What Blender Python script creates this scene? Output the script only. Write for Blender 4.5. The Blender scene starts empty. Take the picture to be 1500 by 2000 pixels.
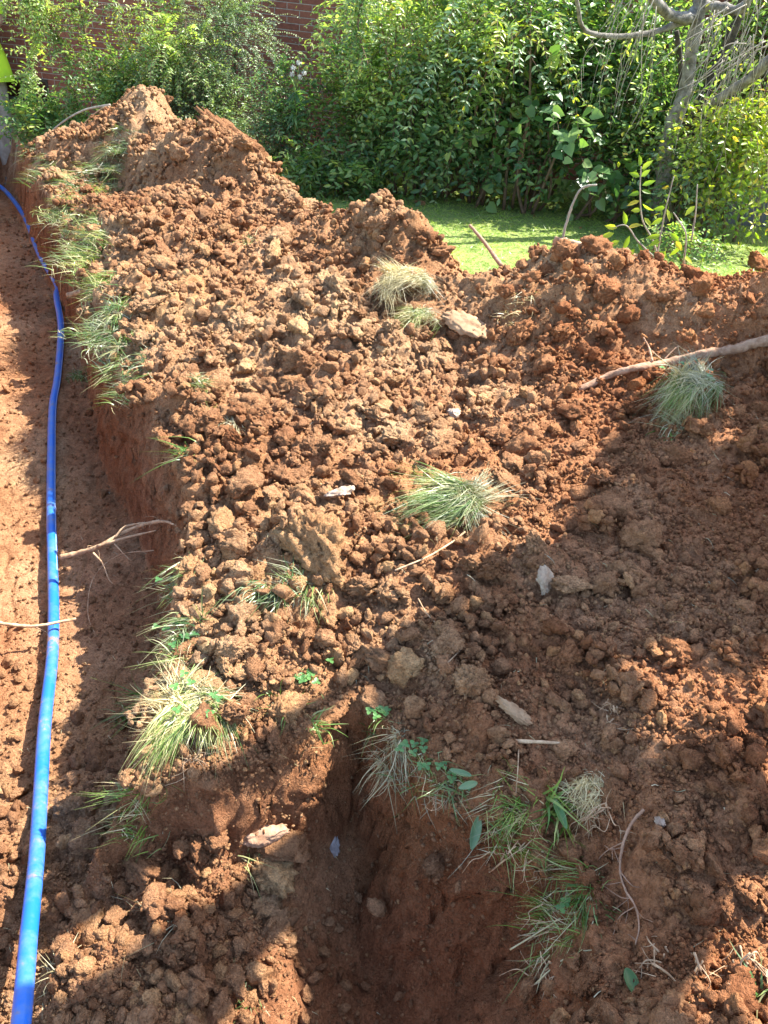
import bpy, bmesh, math, random
import numpy as np
from mathutils import Vector, Matrix
random.seed(7); rng = np.random.default_rng(7)
SC = bpy.context.scene; COL = SC.collection
# ------------------------------------------------------------------ camera
CAM = np.array([0.0, 0.0, 1.5]); PITCH = math.radians(38); ROLL = math.radians(6); FPX = 1511.0
F0 = np.array([0, math.cos(PITCH), -math.sin(PITCH)]); R0 = np.array([1.0, 0, 0]); U0 = np.array([0, math.sin(PITCH), math.cos(PITCH)])
RV = math.cos(ROLL)*R0 + math.sin(ROLL)*U0; UV = -math.sin(ROLL)*R0 + math.cos(ROLL)*U0
cam_d = bpy.data.cameras.new('camera'); cam = bpy.data.objects.new('camera', cam_d); COL.objects.link(cam)
cam.matrix_world = Matrix(((RV[0], UV[0], -F0[0], CAM[0]), (RV[1], UV[1], -F0[1], CAM[1]), (RV[2], UV[2], -F0[2], CAM[2]), (0, 0, 0, 1)))
cam_d.sensor_fit = 'VERTICAL'; cam_d.angle = 2*math.atan(1000/FPX); cam_d.clip_start = 0.02; cam_d.clip_end = 300
SC.camera = cam
# ------------------------------------------------------------------ light
SUN_EL = math.radians(52); SUN_H = np.array([0.83, 0.558])       # horizontal direction towards the sun
w = bpy.data.worlds.new("World"); SC.world = w; w.use_nodes = True
nt = w.node_tree; sky = nt.nodes.new('ShaderNodeTexSky'); sky.sky_type = 'NISHITA'; sky.sun_disc = False
sky.sun_elevation = SUN_EL; sky.sun_rotation = math.atan2(SUN_H[0], SUN_H[1])
nt.links.new(sky.outputs[0], nt.nodes['Background'].inputs[0]); nt.nodes['Background'].inputs[1].default_value = 0.15
sd = bpy.data.lights.new('sun', 'SUN'); sd.energy = 5.0; sd.angle = math.radians(0.53); sd.color = (1, 0.95, 0.86)
sun = bpy.data.objects.new('sun', sd); COL.objects.link(sun)
SDIR = Vector((SUN_H[0]*math.cos(SUN_EL), SUN_H[1]*math.cos(SUN_EL), math.sin(SUN_EL))).normalized()
sun.rotation_euler = SDIR.to_track_quat('Z', 'Y').to_euler(); sun.location = (5, 5, 8)
SC.view_settings.view_transform = 'Standard'; SC.view_settings.look = 'None'; SC.view_settings.gamma = 1
SC.view_settings.exposure = 1.75
SC.render.engine = 'CYCLES'
# ------------------------------------------------------------------ helpers
def ray(px, py):
    return (px-750)*RV + (1000-py)*UV + FPX*F0
def P(px, py, z=0.0):
    d = ray(px, py); return CAM + d*(z-CAM[2])/d[2]
def PY(px, py, y):
    d = ray(px, py); return CAM + d*(y-CAM[1])/d[1]
def mesh_np(name, V, F, mats=(), smooth=True, mat_idx=None):
    """V (n,3); F (m,k) one face size, or a list of such arrays"""
    me = bpy.data.meshes.new(name)
    Fs = F if isinstance(F, list) else [F]
    Fs = [np.asarray(f, dtype=np.int32) for f in Fs if len(f)]
    V = np.asarray(V, dtype=np.float32)
    me.vertices.add(len(V)); me.vertices.foreach_set('co', V.ravel())
    nl = sum(f.size for f in Fs); nf = sum(len(f) for f in Fs)
    me.loops.add(nl); me.loops.foreach_set('vertex_index', np.concatenate([f.ravel() for f in Fs]))
    st = []; s = 0
    for f in Fs:
        st.append(s+np.arange(len(f))*f.shape[1]); s += f.size
    me.polygons.add(nf); me.polygons.foreach_set('loop_start', np.concatenate(st).astype(np.int32))
    me.polygons.foreach_set('use_smooth', np.full(nf, smooth, dtype=bool))
    if mat_idx is not None: me.polygons.foreach_set('material_index', np.asarray(mat_idx, dtype=np.int32))
    me.update(calc_edges=True)
    for m in mats: me.materials.append(m)
    return me
def link(name, me, parent=None, loc=None):
    o = bpy.data.objects.new(name, me); COL.objects.link(o)
    if parent is not None: o.parent = parent
    if loc is not None: o.location = loc
    return o
def tag(o, label=None, cat=None, group=None, kind=None):
    if label: o['label'] = label
    if cat: o['category'] = cat
    if group: o['group'] = group
    if kind: o['kind'] = kind
    return o
def empty(name, loc, label, cat, group=None):
    o = bpy.data.objects.new(name, None); COL.objects.link(o); o.location = tuple(loc); o.empty_display_size = .1
    return tag(o, label, cat, group)
_p = rng.permutation(256); PERM = np.concatenate([_p, _p, _p]).astype(np.int64); VAL = rng.random(256)*2-1
def vnoise(x, y, z=None):
    if z is None: z = np.zeros_like(x)
    xi = np.floor(x).astype(np.int64); yi = np.floor(y).astype(np.int64); zi = np.floor(z).astype(np.int64)
    fx = x-xi; fy = y-yi; fz = z-zi
    u = fx*fx*(3-2*fx); v = fy*fy*(3-2*fy); t = fz*fz*(3-2*fz)
    xi &= 255; yi &= 255; zi &= 255
    def h(a, b, c): return VAL[PERM[PERM[PERM[(a & 255)]+(b & 255)]+(c & 255)]]
    def L(a, b, k): return a+(b-a)*k
    return L(L(L(h(xi, yi, zi), h(xi+1, yi, zi), u), L(h(xi, yi+1, zi), h(xi+1, yi+1, zi), u), v),
             L(L(h(xi, yi, zi+1), h(xi+1, yi, zi+1), u), L(h(xi, yi+1, zi+1), h(xi+1, yi+1, zi+1), u), v), t)
def fbm(x, y, z=None, o=4, g=.5):
    r = 0; a = 1; s = 0
    if z is None: z = np.zeros_like(x)
    for k in range(o):
        r = r+a*vnoise(x*2**k+17.3*k, y*2**k+5.1*k, z*2**k+9.7*k); s += a; a *= g
    return r/s
def cobble(x, y, seed=0, fill=.8):
    """height 0..1 of rounded lumps, one per jittered cell"""
    xi = np.floor(x).astype(np.int64); yi = np.floor(y).astype(np.int64); out = np.zeros_like(x)
    for dx in (-1, 0, 1):
        for dy in (-1, 0, 1):
            a = (xi+dx) & 255; b = (yi+dy) & 255; h = PERM[PERM[a+seed % 200]+b]
            jx = VAL[h]*.5+.5; jy = VAL[PERM[h+1]]*.5+.5; rr = .3+.35*(VAL[PERM[h+2]]*.5+.5); on = VAL[PERM[h+3]]*.5+.5 < fill
            d = np.sqrt((x-xi-dx-jx)**2+(y-yi-dy-jy)**2)/rr
            out = np.maximum(out, np.where(on, np.sqrt(np.clip(1-d*d, 0, 1))*rr*1.5, 0))
    return out
def sstep(a, b, x):
    t = np.clip((x-a)/(b-a), 0, 1); return t*t*(3-2*t)
def rbf(pts, x, y, sig=.3, base=None):
    """normalised gaussian blend of (x, y, value[, sigma])"""
    num = np.zeros_like(x); den = np.zeros_like(x)+1e-9
    if base is not None: den = den+base[1]; num = num+base[0]*base[1]
    for p in pts:
        s = p[3] if len(p) > 3 else sig
        g = np.exp(-((x-p[0])**2+(y-p[1])**2)/(2*s*s)); num += g*p[2]; den += g
    return num/den
def poly_sd(poly, x, y):
    """signed distance, positive inside"""
    n = len(poly); d = np.full(x.shape, 1e9); ins = np.zeros(x.shape, bool)
    for i in range(n):
        x0, y0 = poly[i][:2]; x1, y1 = poly[(i+1) % n][:2]
        ex, ey = x1-x0, y1-y0; L = ex*ex+ey*ey+1e-12
        t = np.clip(((x-x0)*ex+(y-y0)*ey)/L, 0, 1)
        d = np.minimum(d, (x-x0-t*ex)**2+(y-y0-t*ey)**2)
        c = ((y0 > y) != (y1 > y)) & (x < ex*(y-y0)/(ey if abs(ey) > 1e-9 else 1e-9)+x0); ins ^= c
    d = np.sqrt(d); return np.where(ins, d, -d)
# ------------------------------------------------------------------ materials
def new_mat(name):
    m = bpy.data.materials.new(name); m.use_nodes = True; return m, m.node_tree, m.node_tree.nodes['Principled BSDF']
def N(nt, t, **k):
    n = nt.nodes.new(t)
    for a, b in k.items(): setattr(n, a, b)
    return n
def ramp(nt, fac, stops):
    r = N(nt, 'ShaderNodeValToRGB'); e = r.color_ramp.elements
    while len(e) < len(stops): e.new(.5)
    for i, (p, c) in enumerate(stops): e[i].position = p; e[i].color = (*c, 1)
    nt.links.new(fac, r.inputs[0]); return r.outputs[0]
def pos_noise(nt, scale, detail=3, rough=.55, vec=None):
    n = N(nt, 'ShaderNodeTexNoise'); n.inputs['Scale'].default_value = scale; n.inputs['Detail'].default_value = detail; n.inputs['Roughness'].default_value = rough
    if vec is None:
        g = N(nt, 'ShaderNodeNewGeometry'); vec = g.outputs['Position']
    nt.links.new(vec, n.inputs['Vector']); return n.outputs['Fac']
def mixc(nt, fac, a, b, mode='MIX'):
    m = N(nt, 'ShaderNodeMix', data_type='RGBA', blend_type=mode)
    for s, v in ((0, fac), (6, a), (7, b)):
        if isinstance(v, (int, float)): m.inputs[s].default_value = v
        elif isinstance(v, tuple): m.inputs[s].default_value = (*v, 1)
        else: nt.links.new(v, m.inputs[s])
    return m.outputs[2]
def soil_mat(name, bump=.6, use_tint=False, clay=False, vary=False):
    m, nt, b = new_mat(name)
    c1 = ramp(nt, pos_noise(nt, 2.2, 4), [(.30, (.34, .162, .080)), (.50, (.44, .248, .132)), (.68, (.54, .355, .205))])
    c2 = ramp(nt, pos_noise(nt, 28, 4, .65), [(.28, (.62, .56, .52)), (.52, (1, 1, 1)), (.75, (1.28, 1.25, 1.2))])
    c = mixc(nt, 1.0, c1, c2, 'MULTIPLY')
    if clay:
        tc = N(nt, 'ShaderNodeNewGeometry'); mp = N(nt, 'ShaderNodeMapping'); mp.inputs['Scale'].default_value = (14, 14, 2.2)
        nt.links.new(tc.outputs['Position'], mp.inputs['Vector'])
        st = pos_noise(nt, 1.6, 5, .7, mp.outputs[0])
        c = mixc(nt, .7, c, ramp(nt, st, [(.35, (.24, .105, .050)), (.5, (.36, .17, .085)), (.66, (.50, .27, .14))]))
    if vary:
        gp = N(nt, 'ShaderNodeNewGeometry'); sx_ = N(nt, 'ShaderNodeSeparateXYZ'); nt.links.new(gp.outputs['Position'], sx_.inputs[0]); a3 = N(nt, 'ShaderNodeMath', operation='MULTIPLY_ADD'); nt.links.new(pos_noise(nt, 2.5, 2), a3.inputs[0]); a3.inputs[1].default_value = 1.2; nt.links.new(sx_.outputs[0], a3.inputs[2])
        mr = N(nt, 'ShaderNodeMapRange'); nt.links.new(a3.outputs[0], mr.inputs[0]); mr.inputs[1].default_value = .7; mr.inputs[2].default_value = 1.7
        c = mixc(nt, mr.outputs[0], c, mixc(nt, 1.0, c, (.97, .72, .60), 'MULTIPLY'))
        g_ = N(nt, 'ShaderNodeNewGeometry'); oi = N(nt, 'ShaderNodeObjectInfo'); a2 = N(nt, 'ShaderNodeMath', operation='ADD'); nt.links.new(g_.outputs['Random Per Island'], a2.inputs[0]); nt.links.new(oi.outputs['Random'], a2.inputs[1]); fr = N(nt, 'ShaderNodeMath', operation='FRACT'); nt.links.new(a2.outputs[0], fr.inputs[0])
        c = mixc(nt, 1.0, c, ramp(nt, fr.outputs[0], [(0, (.72, .62, .56)), (.3, (.92, .88, .85)), (.7, (1.05, 1.02, .98)), (.93, (1.15, 1.15, 1.05)), (1, (1.3, 1.35, 1.2))]), 'MULTIPLY')
    if use_tint:
        at = N(nt, 'ShaderNodeAttribute', attribute_name='tint'); sx = N(nt, 'ShaderNodeSeparateColor'); nt.links.new(at.outputs['Color'], sx.inputs[0])
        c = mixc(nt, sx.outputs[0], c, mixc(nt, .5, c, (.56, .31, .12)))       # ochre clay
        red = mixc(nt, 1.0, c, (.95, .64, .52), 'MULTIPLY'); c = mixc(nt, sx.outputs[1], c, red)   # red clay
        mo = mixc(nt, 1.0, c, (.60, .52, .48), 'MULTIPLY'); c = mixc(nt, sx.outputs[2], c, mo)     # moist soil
    sp = ramp(nt, pos_noise(nt, 170, 2, .6), [(.30, (.6, .55, .5)), (.5, (1, 1, 1)), (.70, (1.3, 1.28, 1.24))])
    c = mixc(nt, .8, c, mixc(nt, 1.0, c, sp, 'MULTIPLY'))
    nt.links.new(c, b.inputs['Base Color']); b.inputs['Roughness'].default_value = .97; b.inputs['Specular IOR Level'].default_value = .1
    ad = N(nt, 'ShaderNodeMath', operation='ADD'); nt.links.new(pos_noise(nt, 55, 5, .7), ad.inputs[0])
    m2 = N(nt, 'ShaderNodeMath', operation='MULTIPLY'); nt.links.new(pos_noise(nt, 240, 3, .7), m2.inputs[0]); m2.inputs[1].default_value = .5
    nt.links.new(m2.outputs[0], ad.inputs[1])
    if clay:
        a5 = N(nt, 'ShaderNodeMath', operation='MULTIPLY_ADD'); nt.links.new(st, a5.inputs[0]); a5.inputs[1].default_value = 1.6; nt.links.new(ad.outputs[0], a5.inputs[2]); ad = a5
    bp = N(nt, 'ShaderNodeBump'); bp.inputs['Strength'].default_value = min(1, bump*1.3); bp.inputs['Distance'].default_value = .024
    nt.links.new(ad.outputs[0], bp.inputs['Height']); nt.links.new(bp.outputs[0], b.inputs['Normal'])
    return m
def leaf_mat(name, stops, trans=.45, rough=.36, var_scale=None):
    m, nt, b = new_mat(name)
    g = N(nt, 'ShaderNodeNewGeometry')
    c = ramp(nt, g.outputs['Random Per Island'], stops)
    n = ramp(nt, pos_noise(nt, 3.5, 2), [(.36, (.55, .66, .68)), (.64, (1.25, 1.2, 1.0))])
    c = mixc(nt, 1.0, c, n, 'MULTIPLY')
    nt.links.new(c, b.inputs['Base Color']); b.inputs['Roughness'].default_value = rough; b.inputs['Specular IOR Level'].default_value = .5
    tr = N(nt, 'ShaderNodeBsdfTranslucent'); tcol = mixc(nt, 1.0, c, (1.5, 1.6, .62), 'MULTIPLY'); nt.links.new(tcol, tr.inputs[0])
    mx = N(nt, 'ShaderNodeMixShader'); mx.inputs[0].default_value = trans
    nt.links.new(b.outputs[0], mx.inputs[1]); nt.links.new(tr.outputs[0], mx.inputs[2])
    nt.links.new(mx.outputs[0], nt.nodes['Material Output'].inputs[0]); return m
def plain_mat(name, c1, c2, scale=20, rough=.8, bump=.3, spec=.3, stretch=None):
    m, nt, b = new_mat(name); vec = None
    if stretch:
        g = N(nt, 'ShaderNodeTexCoord'); mp = N(nt, 'ShaderNodeMapping'); mp.inputs['Scale'].default_value = stretch; nt.links.new(g.outputs['Object'], mp.inputs['Vector']); vec = mp.outputs[0]
    f = pos_noise(nt, scale, 4, .6, vec)
    nt.links.new(ramp(nt, f, [(.32, c1), (.68, c2)]), b.inputs['Base Color'])
    b.inputs['Roughness'].default_value = rough; b.inputs['Specular IOR Level'].default_value = spec
    bp = N(nt, 'ShaderNodeBump'); bp.inputs['Strength'].default_value = bump; bp.inputs['Distance'].default_value = .01
    nt.links.new(f, bp.inputs['Height']); nt.links.new(bp.outputs[0], b.inputs['Normal']); return m
M = {}
M['soil'] = soil_mat('soil', .7, True)
M['clod'] = soil_mat('clod_soil', .8, vary=True)
M['clay'] = soil_mat('cut_clay', .8, True, True)
M['lawn_soil'] = plain_mat('lawn_ground', (.14, .20, .045), (.26, .30, .09), 30, .95)
M['lawn_grass'] = leaf_mat('lawn_blades', [(0, (.18, .30, .06)), (.5, (.31, .44, .10)), (.85, (.42, .52, .15)), (1, (.54, .50, .24))], .4)
M['tuft'] = leaf_mat('tuft_blades', [(0, (.09, .16, .04)), (.4, (.19, .28, .08)), (.6, (.32, .35, .15)), (.8, (.44, .41, .23)), (1, (.56, .50, .33))], .25)
M['tuft_green'] = leaf_mat('green_blades', [(0, (.07, .15, .03)), (.55, (.16, .27, .06)), (.85, (.28, .36, .12)), (1, (.5, .45, .26))], .3)
M['straw'] = leaf_mat('straw_blades', [(0, (.30, .25, .14)), (.5, (.50, .42, .26)), (1, (.66, .57, .40))], .15)
M['leaf_mid'] = leaf_mat('leaf_mid', [(0, (.07, .16, .05)), (.5, (.16, .28, .09)), (.85, (.28, .39, .15)), (1, (.40, .40, .07))], .4)
M['leaf_dark'] = leaf_mat('leaf_dark', [(0, (.06, .14, .055)), (.5, (.12, .23, .085)), (1, (.24, .36, .15))], .32, .35)
M['leaf_lime'] = leaf_mat('leaf_lime', [(0, (.16, .27, .075)), (.5, (.29, .40, .14)), (.9, (.46, .53, .24)), (1, (.5, .42, .06))], .5)
M['leaf_blue'] = leaf_mat('leaf_bluegreen', [(0, (.14, .24, .12)), (.5, (.24, .35, .19)), (1, (.36, .46, .28))], .35)
M['leaf_yellow'] = leaf_mat('leaf_yellow', [(0, (.18, .28, .03)), (.5, (.29, .38, .05)), (.85, (.42, .44, .07)), (1, (.55, .36, .07))], .5)
M['clover'] = leaf_mat('clover_leaf', [(0, (.06, .17, .05)), (1, (.14, .30, .09))], .3)
M['stem_green'] = plain_mat('green_stem', (.10, .14, .04), (.22, .24, .08), 40)
M['stem_brown'] = plain_mat('brown_stem', (.10, .065, .04), (.22, .15, .10), 40)
M['bark_grey'] = plain_mat('grey_bark', (.08, .07, .055), (.30, .275, .235), 26, .9, .9)
M['bark_dark'] = plain_mat('dark_bark', (.03, .025, .02), (.10, .08, .06), 22, .9, .9)
M['twig_grey'] = plain_mat('grey_twig', (.22, .19, .15), (.44, .39, .32), 30)
M['root'] = plain_mat('pale_root', (.30, .17, .09), (.64, .45, .27), 45, .85, .5)
M['root_dark'] = plain_mat('brown_root', (.26, .14, .08), (.46, .29, .19), 45, .9, .6)
M['stone_pale'] = plain_mat('pale_stone', (.28, .18, .11), (.46, .35, .24), 35, .8, .5)
M['stone_ochre'] = plain_mat('ochre_stone', (.26, .14, .07), (.46, .30, .17), 25, .85, .5)
M['quartz'] = plain_mat('quartz', (.25, .155, .095), (.50, .40, .31), 60, .5, .5)
M['slate'] = plain_mat('grey_shard', (.20, .17, .16), (.42, .38, .36), 40, .7, .5)
M['clover_y'] = M['leaf_yellow']
# ------------------------------------------------------------------ ground shape
def axis(segs):
    out = []
    for a, b, s0, s1 in segs:
        x = a
        while x < b-1e-6:
            out.append(x); t = (x-a)/(b-a); x += s0+(s1-s0)*t
    out.append(segs[-1][1]); return np.array(out)
xs = axis([(-40, -8, 4, .8), (-8, -2.9, .6, .03), (-2.9, -1.5, .012, .006), (-1.5, 1.3, .0046, .0046), (1.3, 3.2, .006, .014), (3.2, 9, .04, .7), (9, 40, .9, 4)])
ys = axis([(-20, -1.5, 4, .3), (-1.5, .25, .12, .01), (.25, 1.2, .0035, .0042), (1.2, 2.6, .0042, .0065), (2.6, 6.8, .0065, .018), (6.8, 12, .05, .6), (12, 60, .8, 6)])
GX, GY = np.meshgrid(xs, ys)
# trench rims (z = 0)
rimA = [P(a, b, 0) for a, b in [(385, 1010), (345, 900), (300, 810), (235, 715), (205, 600), (158, 470), (108, 385), (75, 325), (52, 268)]]
far = rimA[-1]+(rimA[-1]-rimA[-2])*3.0
tipA = P(300, 1480, 0)
nearR = [P(375, 1100, 0), P(345, 1200, 0), P(335, 1300, 0), P(298, 1400, 0), tipA]
def left_of(p, q, wd):
    d = (q-p)[:2]; d = d/np.linalg.norm(d); return np.array([p[0]-d[1]*wd, p[1]+d[0]*wd])
ctr = nearR[::-1]+rimA+[far]
WA = .76
sm = np.array([c[:2] for c in ctr]); dirA = sm[-1]-sm[0]; dirA = dirA/np.linalg.norm(dirA); perp = np.array([-dirA[1], dirA[0]])
leftline = [sm[i]+perp*WA for i in range(4, len(sm))]
leftline[0] = leftline[0]+np.array([0, 0])
polyA = [tuple(p) for p in sm]+[tuple(p) for p in leftline[::-1]]+[(-2.1, .2), (-2.0, -.8), (-.6, -.8)]
polyB = [tuple(P(a, b, 0)[:2]) for a, b in [(260, 1478), (330, 1505), (420, 1515), (500, 1492), (600, 1440), (680, 1368), (730, 1358), (785, 1455), (850, 1530), (910, 1575), (1020, 1618), (1110, 1650), (1150, 1720), (1165, 1800), (1150, 1930), (1140, 2080)]]+[(.42, -.2), (.42, -1.0), (-1.4, -1.0), (-1.4, .5)]
def gnd_base(x, y):
    return -.085*np.clip(y-3.5, 0, 8)*sstep(2.5, 4.5, y)
def px3(a, b, h, s=.3, y=None):
    if y is None:
        q = P(a, b, h*.9); return (q[0], q[1], h, s)
    q = PY(a, b, y); return (q[0], q[1], q[2]-float(gnd_base(np.array(q[0]), np.array(q[1]))), s)
CREST = [(75, 285, 6.0), (130, 262, 5.7), (190, 245, 5.7), (260, 202, 5.9), (320, 205, 5.8), (380, 272, 5.4), (450, 280, 5.2), (520, 330, 4.8), (570, 372, 4.55), (625, 415, 4.25), (690, 405, 4.0), (760, 410, 3.85), (820, 436, 3.65), (870, 490, 3.5), (930, 535, 3.35), (1000, 538, 3.25), (1070, 498, 3.2), (1140, 492, 3.2), (1210, 492, 3.15), (1300, 512, 3.1), (1380, 545, 3.05), (1430, 560, 3.0), (1480, 512, 2.95), (1560, 500, 2.95), (1700, 500, 2.9), (1900, 520, 2.9)]
hp = []
for a, b, y in CREST:
    q = px3(a, b+(12 if a > 560 else 2), 0, .15, y); hp.append(q)
    hp.append((q[0]-.0, q[1]+.42, 0, .16)); hp.append((q[0]+.05, q[1]+.8, 0, .22))
for a, b, h, s in [(750, 640, .13, .3), (560, 560, .12, .25), (400, 560, .10, .22), (300, 420, .14, .2), (400, 380, .2, .2), (500, 440, .14, .2), (640, 470, .17, .2), (640, 540, .17, .2),
                   (860, 735, .02, .13), (820, 560, .2, .14), (1000, 640, .15, .2), (1150, 620, .22, .25), (1350, 640, .22, .25), (1300, 800, .20, .2), (1480, 800, .24, .2), (1100, 820, .14, .15),
                   (1000, 1000, .12, .2), (1200, 980, .16, .2), (1400, 1000, .20, .2), (1250, 1150, .14, .2), (1450, 1200, .2, .2), (1300, 1350, .15, .15), (1450, 1450, .2, .12), (1500, 1650, .12, .15), (1100, 1250, .10, .15),
                   (900, 1250, .07, .12), (1000, 1420, .04, .1), (850, 1400, .01, .08), (1150, 1500, .06, .08), (1250, 1620, .06, .1), (1300, 1850, .04, .1), (1450, 1850, .03, .1),
                   (620, 960, .10, .2), (720, 1120, .07, .13), (620, 1090, .13, .1), (500, 1000, .07, .15), (450, 1120, .03, .12), (480, 850, .07, .15), (400, 750, .06, .15), (560, 1250, .02, .12), (430, 1350, .01, .1), (700, 850, .09, .2), (880, 960, .12, .12),
                   (250, 520, .05, .12), (280, 650, .06, .12), (350, 850, .02, .1), (160, 380, .05, .12), (100, 320, .02, .15), (650, 1330, .01, .08), (1800, 900, .3, .4), (1800, 1400, .3, .4), (2100, 800, .1, .6), (1700, 1900, .1, .3)]:
    hp.append(px3(a, b, h, s))
for y in (1, 2, 3, 4, 5): hp.append((-2.6-.25*y, y, 0, .5))
for x, y in ((3.6, 1.5), (3.8, 3), (4, 4), (2, 4.4), (.5, 5), (1.3, 4.6), (3, 4.2)): hp.append((x, y, 0, .5))
fl = [(*P(100, 1000, -.45)[:2], -.47, .5), (*P(80, 700, -.47)[:2], -.5, .5), (*P(60, 450, -.5)[:2], -.55, .6), (-3.6, 7, -.62, .5), (*P(200, 1300, -.45)[:2], -.45, .2), (*P(60, 1400, -.42)[:2], -.42, .2),
      (*P(60, 1700, -.33)[:2], -.34, .16), (*P(250, 1620, -.35)[:2], -.33, .12), (*P(400, 1640, -.3)[:2], -.25, .10), (*P(520, 1620, -.28)[:2], -.25, .08), (*P(300, 1850, -.3)[:2], -.25, .15), (*P(480, 1900, -.3)[:2], -.34, .1),
      (*P(560, 1750, -.35)[:2], -.38, .08), (*P(660, 1600, -.35)[:2], -.38, .07), (*P(740, 1560, -.3)[:2], -.38, .06), (*P(760, 1700, -.45)[:2], -.47, .07), (*P(700, 1900, -.5)[:2], -.50, .1), (*P(850, 1950, -.5)[:2], -.56, .12), (-.1, -.3, -.6, .4), (-1, 0, -.3, .3)]
ww = [(*P(250, 1000, -.3)[:2], .13, .5), (*P(120, 500, -.3)[:2], .10, .6), (*P(300, 1350, -.2)[:2], .14, .2), (*P(450, 1520, -.1)[:2], .06, .1), (*P(640, 1450, -.1)[:2], .09, .07), (*P(760, 1450, -.1)[:2], .05, .06), (*P(830, 1600, -.2)[:2], .07, .06), (*P(900, 1750, -.2)[:2], .20, .09), (*P(1050, 1800, -.2)[:2], .27, .1), (*P(1000, 1980, -.2)[:2], .31, .12), (-1.7, .5, .12, .5)]
for it in range(6):
    P_ = np.array([q[:2] for q in hp]); cur = rbf(hp, P_[:, 0], P_[:, 1], base=(0, .02))
    tg = [q[2] for q in hp] if it == 0 else tg
    for i in range(len(CREST)): a_ = 3*i; hp[a_] = (hp[a_][0], hp[a_][1], float(np.clip(hp[a_][2]+.8*(tg[a_]-cur[a_]), 0, .9)), hp[a_][3])
def shape(x, y):
    pn = 1-.55*np.exp(-((x-.1)**2+(y-1)**2)/.3); wx = x+pn*.035*fbm(x*5, y*5, o=3)+.010*fbm(x*28, y*28, o=2); wy = y+pn*.035*fbm(x*5+40, y*5, o=3)+.010*fbm(x*28+9, y*28, o=2)
    sd_ = np.maximum(poly_sd(polyA, wx, wy), poly_sd(polyB, wx, wy))
    hh = rbf(hp, x, y, base=(0, .02))
    return sd_, hh
near = (GX > -9) & (GX < 8) & (GY > -2) & (GY < 12)
SD = np.full(GX.shape, -5.0); HH = np.zeros(GX.shape)
SD[near], HH[near] = shape(GX[near], GY[near])
base = gnd_base(GX, GY)
FLOOR = np.full(GX.shape, -.5); WW = np.full(GX.shape, .15)
FLOOR[near] = rbf(fl, GX[near], GY[near], base=(-.5, 1e-4)); WW[near] = rbf(ww, GX[near], GY[near], base=(.14, 1e-4))
cut = .75*np.clip(SD/WW, 0, 1)+.25*sstep(0, 1, SD/WW)                                   # 0 ground, 1 trench floor
top = base+HH*sstep(-.0, -.16, SD)
Z = top*(1-cut)+(FLOOR+base*.8)*cut
wallm = np.clip(1-np.abs(cut-.5)*2, 0, 1)**.5*(SD > 0)
soilm = np.clip(sstep(.012, .05, HH+.02*vnoise(GX*6, GY*6))+(SD > -.12), 0, 1)
soilm = np.clip(soilm+(SD > -.85)*(GX > -4.5)*sstep(6.2, 5.8, GY)+sstep(3.0, 2.7, GY-.0*GX)*(GX > -.9-.5*GY)*(GX < 3.2), 0, 1); soilm[~near] = 0
x = GX[near]; y = GY[near]
Zn = Z[near]; s_ = soilm[near]; c_ = cut[near]; wl = wallm[near]; h_ = HH[near]
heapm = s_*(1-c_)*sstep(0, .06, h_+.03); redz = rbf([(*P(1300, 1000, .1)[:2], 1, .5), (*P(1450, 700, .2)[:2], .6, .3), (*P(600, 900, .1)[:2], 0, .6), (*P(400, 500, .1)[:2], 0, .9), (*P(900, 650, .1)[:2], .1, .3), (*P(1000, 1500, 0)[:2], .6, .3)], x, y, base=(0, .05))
rough = heapm*(1-.55*redz)
for a_, b_, r_ in [(500, 1480, .07), (600, 1430, .09), (680, 1380, .08), (760, 1450, .06), (850, 1540, .06), (420, 1510, .05)]:
    p_ = P(a_, b_, 0); rough = rough*(1-.85*np.exp(-((x-p_[0])**2+(y-p_[1])**2)/(2*r_*r_)))
Zn = Zn+rough*(.060*fbm(x*3.8, y*3.8, o=4)+.045*cobble(x*7, y*7, 3, .6)+.038*cobble(x*14, y*14, 31, .7)*(.6+.4*vnoise(x*3, y*3)))
Zn = Zn+s_*(1-wl*.8)*(1-.75*c_*(1-rub.clip(0, 1)) if False else 1)*(.013*(cobble(x*38+.3*vnoise(x*60, y*60), y*38, 51, .8))*(.55+.45*rough)*(1-.88*c_)+.005*cobble(x*90, y*90, 77, .85)*(1-.4*c_)+.004*fbm(x*70, y*70, o=3)+c_*.012*fbm(x*14, y*9, o=4))
rub = rbf([(*P(350, 1720, -.3)[:2], 1, .17), (*P(150, 1700, -.3)[:2], .8, .12), (*P(100, 1000, -.4)[:2], 0, .5), (*P(100, 1350, -.4)[:2], .15, .18), (*P(750, 1750, -.5)[:2], 0, .1), (*P(700, 1600, -.35)[:2], 0, .07), (*P(670, 1880, -.5)[:2], 0, .08), (*P(620, 1900, -.5)[:2], .2, .1)], x, y, base=(0, .02))
Zn = Zn+c_*rub*(.055*cobble(x*11, y*11, 9, .6)+.035*cobble(x*22, y*22, 19, .7)+.03*fbm(x*6, y*6, o=3))
Zn = Zn+c_*(1-rub)*(.026*fbm(x*5, y*3.5, o=5)-.012*np.clip(1-np.abs(fbm(x*7+3, y*4, o=3))*14, 0, 1))
Zn = Zn+(1-s_)*.006*fbm(x*9, y*9, o=3)
Z[near] = Zn
DX = np.zeros(GX.shape); DY = np.zeros(GX.shape)
k = .016*wl+.016*heapm; DX[near] = k*fbm(x*16, y*16, Zn*16, o=5, g=.62)*1.9; DY[near] = k*fbm(x*16+50, y*16, Zn*16, o=4)*1.6
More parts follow.
